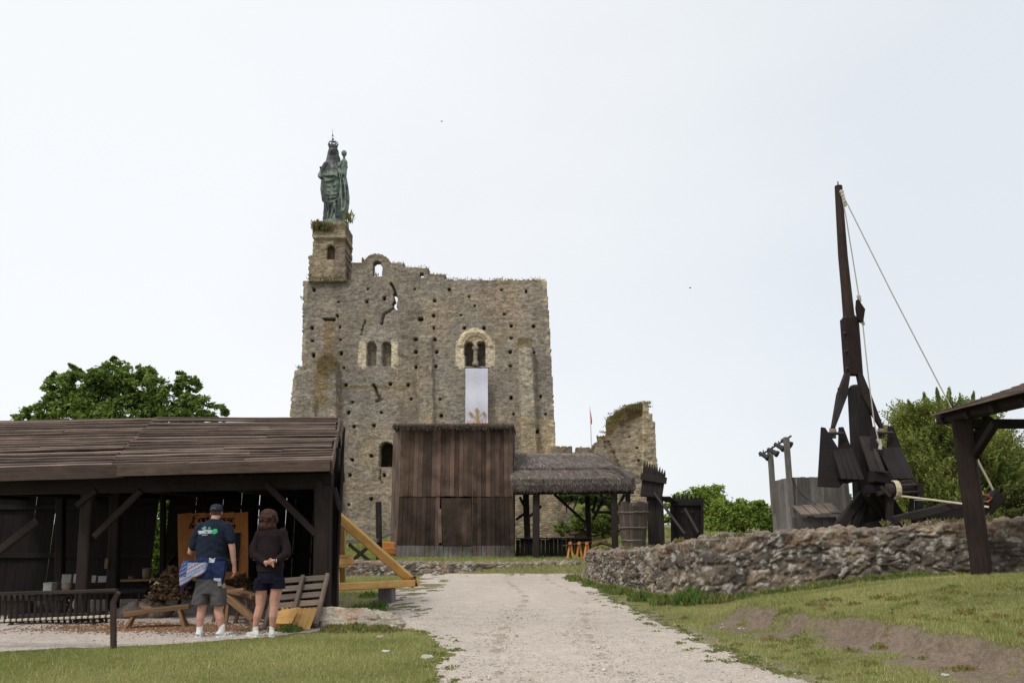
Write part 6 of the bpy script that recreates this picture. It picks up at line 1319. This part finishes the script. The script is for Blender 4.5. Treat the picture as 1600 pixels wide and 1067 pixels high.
# two distant birds
for i, (px, py) in enumerate(((690, 190), (1078, 450))):
    c = at(px, py, 120); m = MB(); m.limb([(c-Vector((.12, 0, 0)), .05), (c+Vector((.14, 0, .02)), .07)], 6); m.add([c, c+Vector((-.05, .1, 0)), c+Vector((.1, .45, .16)), c+Vector((.05, -.4, .16))], [(0, 1, 2), (0, 3, 1)], .5)
    tag(m.build('bird', M['metal']), ['tiny dark bird high in the sky above the keep', 'tiny dark bird in the sky midway between keep and trebuchet arm'][i], 'bird')
# ------------------------------------------------------------------ the two visitors
def person(name, label, Y, px, py, lean=0):
    c = at(px, py, Y); c.z = float(H(c.x, Y)); return thing(name, label, 'person', tuple(c)), c
def tor(m, secs): m.loft(secs, 28)
def hand(m, wr, d, side, s_=1., curl=.35, nrm=None):
    """palm plus five separate bent fingers; d = direction of the fingers, side = thumb side"""
    d = Vector(d).normalized(); side = Vector(side).normalized(); n_ = d.cross(side).normalized() if nrm is None else Vector(nrm).normalized()
    m.limb([(wr, .024*s_), (wr+d*.05*s_, .030*s_), (wr+d*.08*s_, .028*s_)], 8)
    for i, L in enumerate((.072, .080, .074, .058)):
        b = wr+d*.085*s_+side*(.030-.020*i)*s_; k1 = b+d*L*.45*s_+n_*curl*L*.2*s_; k2 = k1+(d+n_*curl*1.3).normalized()*L*.33*s_; k3 = k2+(d+n_*curl*2.6).normalized()*L*.25*s_
        m.limb([(b, .0095*s_), (k1, .0088*s_), (k2, .008*s_), (k3, .007*s_)], 6)
    b = wr+d*.03*s_+side*.026*s_; m.limb([(b, .012*s_), (b+(d*.7+side*.7).normalized()*.035*s_, .011*s_), (b+(d*1.+side*.45+n_*.4).normalized()*.062*s_, .009*s_)], 6)
def head(m, c, s_=1., turn=0.):
    R_ = Matrix.Rotation(turn, 3, 'Z')
    def q(x, y, z): return Vector(c)+R_@Vector((x, y, z))*s_
    m.ell(q(0, -.01, .03), .077*s_, .095*s_, .092*s_, 16, 12, rot=R_); m.ell(q(0, .03, -.04), .060*s_, .068*s_, .075*s_, 14, 10, rot=R_); m.ell(q(0, .055, -.085), .030*s_, .028*s_, .026*s_)   # skull, jaw, chin
    m.limb([(q(0, .09, .015), .010*s_), (q(0, .112, -.02), .016*s_)], 8); m.limb([(q(-.022, .094, -.058), .009*s_), (q(.022, .094, -.058), .009*s_)], 6)
    m.limb([(q(-.03, .088, .03), .011*s_), (q(.03, .088, .03), .011*s_)], 6)
    for sx in (-1, 1): m.ell(q(sx*.079, .0, -.01), .010*s_, .018*s_, .030*s_, 8, 6, rot=R_)
    return q
def eyes(par, q):
    for sx in (-1, 1): m = MB(); m.ell(q(sx*.031, .086, .008), .011, tint=(.55, .55, .52)); m.ell(q(sx*.031, .096, .008), .005, tint=(.05, .03, .02)); m.build('eye', M['plain'], par, True)
# man -----------------------------------------------------------------------
K = .00303
man, mc = person('person', 'man in navy t-shirt, cap and grey shorts with blue jacket tied round his waist', 12.5, 326, 994)
def mq(zx, zy, dy=0.): return Vector((mc.x+(zx-275)*K, mc.y+dy, mc.z+(922-zy)*K))
m = MB(); q = head(m, mq(264, 340, .03), 1.0, .10)
m.limb([(mq(264, 362, .01), .062), (mq(262, 392, 0), .068)], 12)
tor(m, [(*mq(258, 700), .165, .12), (*mq(256, 640), .175, .13), (*mq(255, 560), .18, .14), (*mq(255, 480), .185, .14), (*mq(257, 420), .17, .10), (*mq(260, 388), .09, .08)])
m.limb([(mq(195, 424), .050), (mq(160, 505, .02), .050), (mq(152, 528, .04), .045)]); m.limb([(mq(152, 528, .04), .045), (mq(140, 520, .2), .035), (mq(142, 515, .24), .028)])
hand(m, mq(142, 515, .25), (.1, 1, .0), (1, 0, .3), 1.05, .5)
m.limb([(mq(322, 424), .050), (mq(347, 470), .052), (mq(358, 512, .0), .046), (mq(366, 570, .02), .036), (mq(370, 590, .03), .028)])
hand(m, mq(370, 592, .03), (.02, .15, -1), (-.4, 1, .1), 1.1, .5, (-1, -.1, 0))
for (hx, kx, ax, tx) in ((228, 232, 229, 225), (300, 312, 332, 345)):
    m.limb([(mq(hx+6, 690), .10), (mq(kx, 775, .02), .070), (mq(kx, 800, .0), .064), (mq((kx+ax)/2+1, 830, -.015), .060), (mq(ax, 880, .0), .038), (mq(ax, 905, .0), .036)])
    m.limb([(mq(ax, 905, .0), .036), (mq(tx, 912, .14), .032)])
m.remesh('body', M['skin'], man, .0065, 3); eyes(man, q)
m = MB(); m.ell(mq(264, 332, .025), .084, .102, .095, 16, 12)
hr = m.remesh('hair', M['hairm'], man, .009, 1, lambda co: np.where((co[:, 2] < mq(0, 345)[2])[:, None], np.array([[3., 3., 2.6]]), np.array([[3., 3., 2.6]])))
m = MB(); cc = mq(264, 326, .02); secs = [(cc.x, cc.y, cc.z-.03+z_, .091*r_, .110*r_) for z_, r_ in ((0, 1.0), (.03, 1.0), (.06, .95), (.085, .82), (.10, .6), (.108, .3), (.11, .05))]; m.loft(secs, 24, tint=(.030, .034, .050))
m.add([cc+Vector((-.07, .09, -.02)), cc+Vector((.07, .09, -.02)), cc+Vector((.055, .175, -.04)), cc+Vector((-.055, .175, -.04)), cc+Vector((-.07, .09, -.008)), cc+Vector((.07, .09, -.008)), cc+Vector((.055, .175, -.03)), cc+Vector((-.055, .175, -.03))], [(3, 2, 1, 0), (4, 5, 6, 7), (1, 2, 6, 5), (2, 3, 7, 6), (3, 0, 4, 7)], (.025, .028, .04))
cp = m.build('cap', M['tint'], man, True)
m = MB(); m.limb([(cc+Vector((-.03, -.112, .005)), .008), (cc+Vector((.0, -.115, .02)), .008), (cc+Vector((.03, -.112, .005)), .008)], 6); m.build('cap_strap', M['pallet'], man)
m = MB(); tor(m, [(*mq(257, 590), .200, .160), (*mq(256, 560), .212, .168), (*mq(255, 510), .212, .162), (*mq(256, 460), .212, .152), (*mq(258, 425), .212, .140), (*mq(260, 402), .185, .118), (*mq(262, 385), .125, .095), (*mq(263, 372), .075, .078)])
m.limb([(mq(200, 412), .085), (mq(180, 450), .082), (mq(166, 500, .02), .072)], 12); m.limb([(mq(318, 410), .085), (mq(335, 440), .080), (mq(348, 472, 0), .070)], 12)
def shirt_t(co):
    X = (co[:, 0]-mc.x)/K+275; Zz = 922-(co[:, 2]-mc.z)/K; back = co[:, 1] < mc.y
    c = np.zeros((len(co), 3)); c[:] = (.016, .022, .036)
    n = fbm(X*.09, Zz*.12, seed=301)
    wht = back & (np.abs(Zz-(433-.04*(X-240))) < 6+3*n) & (X > 196) & (X < 268) & (n > .35); peaks = back & (Zz > 405+8*np.abs(np.sin(X*.11))) & (Zz < 425) & (X > 210) & (X < 262) & (n > .52)
    grn = back & (np.hypot((X-282)/16, (Zz-432)/15) < .75+.6*(n-.4)); c[wht] = (.42, .46, .50); c[peaks] = (.10, .30, .22); c[grn] = (.04, .42, .16); ln_ = back & (np.abs(Zz-447) < 2.2) & (X > 222) & (X < 250); c[ln_] = (.4, .42, .45)
    return c
wr_ = lambda a, f: (lambda co: a*(fbm(co[:, 0]*f, co[:, 2]*f*.8, co[:, 1]*f, seed=9)-.5)*2 + a*.5*np.sin((co[:, 2]+.6*np.abs(co[:, 0]-mc.x))*60)*(fbm(co[:, 0]*4, co[:, 2]*4, seed=4)-.2))
m.remesh('shirt', M['tint'], man, .008, 3, shirt_t, wr_(.016, 9))
m = MB(); tor(m, [(*mq(262, 720), .19, .145), (*mq(262, 660), .205, .160), (*mq(260, 600), .200, .155), (*mq(258, 575), .195, .15)])
m.loft([(*mq(222, 770), .118, .125), (*mq(226, 720), .118, .13), (*mq(236, 670), .115, .13)], 22); m.loft([(*mq(313, 774), .112, .125), (*mq(304, 720), .12, .13), (*mq(292, 670), .115, .13)], 22)

m.remesh('shorts', M['tint'], man, .009, 3, lambda co: np.tile(np.array([[.085, .083, .083]]), (len(co), 1))*(.85+.3*fbm(co[:, 0]*9, co[:, 2]*9, seed=6))[:, None], wr_(.015, 8))
# jacket knotted round the waist, striped lining showing
m = MB(); tor(m, [(*mq(262, 650), .205, .165), (*mq(260, 610), .222, .180), (*mq(258, 575), .222, .178), (*mq(257, 552), .212, .170)])
def strip(pts, w0): m.limb([(mq(*p), w_) for p, w_ in zip(pts, w0)], 8)
for a in np.linspace(0, 1, 9): strip([(150+a*115, 570-a*6, -.17-.0*a), (140+a*95, 620+a*18, -.185), (145+a*75, 668+0*a-a*45, -.18), (150+a*60, 705-a*80, -.17)], [.018, .018, .016, .010])
for a in np.linspace(0, 1, 6): strip([(290+a*50, 575, -.165), (296+a*48, 620, -.185), (305+a*34, 655+a*6, -.175)], [.02, .02, .012])
for a in np.linspace(0, 1, 4): strip([(330+a*12, 600, -.1), (322+a*16, 660, -.14), (318+a*14, 682, -.14)], [.02, .018, .008])
def jk(co):
    X = (co[:, 0]-mc.x)/K+275; Zz = 922-(co[:, 2]-mc.z)/K; c = np.zeros((len(co), 3)); c[:] = (.017, .028, .075)
    fr = co[:, 1] < mc.y-.12; d = (X-150)*.5+(Zz-560)*.9; lin = fr & (X < 268) & (Zz > 575) & (X+ .35*Zz < 470) & (X*.55+Zz < 760); c[lin] = (.34, .36, .44)
    st_ = lin & (np.mod(d, 17) < 6); c[st_] = (.16, .21, .36); rd = lin & (np.mod(d, 51) < 4); c[rd] = (.32, .14, .16); eg = fr & (np.abs(X-282) < 12) & (Zz < 575); c[eg] = (.45, .47, .52)
    w2 = fr & (X > 296) & (X < 335) & (Zz > 645); c[w2] = (.42, .44, .50); blu = fr & (X < 170) & (Zz > 560) & (Zz < 640); c[blu & ~st_] = (.045, .085, .22); return c
m.remesh('tied_jacket', M['tint'], man, .008, 2, jk, wr_(.012, 10))
def feet(par, spots, mq_, s_=1., dirs=None):
    for (zx, zy), d in zip(spots, dirs):
        d = Vector(d).normalized(); c = mq_(zx, zy, 0); c.z = mc.z if par is man else wc.z
        sk = MB(); sk.limb([(c+Vector((0, 0, .06)), .044*s_), (c+Vector((0, 0, .155*s_)), .043*s_)], 12); sk.remesh('sock', M['whites'], par, .008, 2, lambda co: np.ones((len(co), 3))*1.1)
        sh = MB(); R_ = Matrix.Rotation(math.atan2(d.y, d.x), 3, 'Z')
        def P_(x, y, z): return c+R_@Vector((x, y, z))
        sh.ell(P_(-.03, 0, .045), .055*s_, .045*s_, .042, rot=R_); sh.ell(P_(.06, 0, .042), .085*s_, .046*s_, .040, rot=R_); sh.ell(P_(.15, 0, .034), .060*s_, .047*s_, .032, rot=R_); sh.ell(P_(-.02, 0, .075), .048*s_, .045*s_, .035, rot=R_); sh.beam(P_(-.075, 0, .014), P_(.20, 0, .014), .085*s_, .028, up=(0, 0, 1), cham=.4)
        so_ = sh.remesh('shoe', M['whites'], par, .007, 2, lambda co: np.where(((np.abs((co[:, 2]-c.z)-.05) < .012) & (fbm(co[:, 0]*30, co[:, 1]*30, seed=3) > .48))[:, None], np.array([[.25, .28, .3]]) if par is man else np.array([[.8, .8, .8]]), np.array([[1., 1., 1.]])))
feet(man, [(230, 920), (334, 920)], mq, 1.05, [(-.1, 1, 0), (.75, .6, 0)])
# woman -----------------------------------------------------------------------
wo, wc = person('person', 'woman with brown curly hair, dark sweatshirt and shorts, hands clasped behind her back', 12.5, 407, 990)
def wq(zx, zy, dy=0.): return Vector((wc.x+(zx-555)*K, wc.y+dy, wc.z+(912-zy)*K))
m = MB(); q = head(m, wq(557, 365, .03), .95, -.05); m.limb([(wq(558, 385, .01), .052), (wq(562, 415, 0), .055)], 12)
tor(m, [(*wq(586, 655), .13, .10), (*wq(585, 640), .15, .115), (*wq(580, 580), .15, .12), (*wq(575, 500), .155, .12), (*wq(572, 440), .15, .09), (*wq(568, 412), .07, .07)])
m.limb([(wq(516, 446), .040), (wq(500, 520, -.03), .045), (wq(510, 545, -.06), .04), (wq(575, 565, -.19), .030)]); m.limb([(wq(632, 446), .040), (wq(665, 515, -.03), .045), (wq(662, 540, -.06), .04), (wq(620, 560, -.19), .030)])
hand(m, wq(580, 563, -.205), (1, -.05, -.25), (0, -.4, 1), .85, .7, (.1, -.3, -1)); hand(m, wq(618, 556, -.215), (-1, .0, -.3), (0, -.4, 1), .85, .7, (-.1, -.4, -1))
for (hx, kx, ax, tx) in ((548, 545, 528, 500), (622, 612, 610, 604)):
    m.limb([(wq(hx, 660), .095), (wq(kx, 740, .01), .076), (wq(kx, 770, .0), .062), (wq((kx+ax)/2, 815, -.015), .060), (wq(ax, 865, .0), .036), (wq(ax, 900, .0), .034)]); m.limb([(wq(ax, 900, .0), .034), (wq(tx, 904, .1), .028)])
m.remesh('body', M['skin'], wo, .0065, 3); eyes(wo, q)
m = MB(); m.ell(wq(557, 355, .0), .125, .13, .125, 16, 12); m.ell(wq(557, 396, -.02), .135, .11, .085)
rs_ = random.Random(4)
for i in range(90):
    a = rs_.uniform(0, 6.28); b = rs_.uniform(-.7, 1.3); p = wq(557, 362, .0)+Vector((.125*math.cos(a)*math.cos(b), .125*math.sin(a)*math.cos(b), .125*math.sin(b)))
    if p.y > wc.y+.09 and p.z < wq(0, 345).z: continue
    m.ell(p, rs_.uniform(.016, .03), n=8, m=6)
m.remesh('hair', M['hairm'], wo, .008, 1, lambda co: np.ones((len(co), 3))*np.array([1.25, .95, .8]), lambda co: .010*(fbm(co[:, 0]*40, co[:, 2]*40, co[:, 1]*40, seed=5)-.5)*2)
m = MB(); tor(m, [(*wq(582, 612), .185, .155), (*wq(582, 590), .195, .160), (*wq(578, 540), .180, .150), (*wq(574, 480), .178, .140), (*wq(572, 440), .178, .125), (*wq(571, 418), .145, .10), (*wq(568, 400), .075, .075)])
m.limb([(wq(520, 435), .072), (wq(500, 500, -.03), .066), (wq(507, 535, -.06), .062), (wq(566, 562, -.17), .045)], 12); m.limb([(wq(628, 432), .072), (wq(660, 500, -.03), .066), (wq(664, 528, -.06), .062), (wq(630, 555, -.18), .045)], 12)
wr2 = lambda co: .020*(fbm(co[:, 0]*8, co[:, 2]*6, co[:, 1]*8, seed=19)-.5)*2
m.remesh('sweatshirt', M['tint'], wo, .008, 3, lambda co: np.tile(np.array([[.018, .0125, .0135]]), (len(co), 1)), wr2)
m = MB(); tor(m, [(*wq(585, 665), .19, .145), (*wq(585, 620), .185, .145), (*wq(583, 595), .17, .13)]); m.loft([(*wq(544, 696), .118, .12), (*wq(550, 640), .12, .13)], 22); m.loft([(*wq(626, 690), .112, .12), (*wq(616, 640), .12, .13)], 22)
m.remesh('shorts', M['tint'], wo, .009, 3, lambda co: np.tile(np.array([[.010, .011, .020]]), (len(co), 1)), wr2)
feet(wo, [(530, 905), (608, 905)], wq, .92, [(-.75, .65, 0), (-.35, .9, 0)])
m = MB(); c_ = wq(630, 556, -.2); m.tube([c_+Vector((0, .03*math.cos(t), .03*math.sin(t))) for t in np.linspace(0, 6.283, 10)], .006, 5, (.7, .7, .7)); m.build('watch_strap', M['plain'], wo)
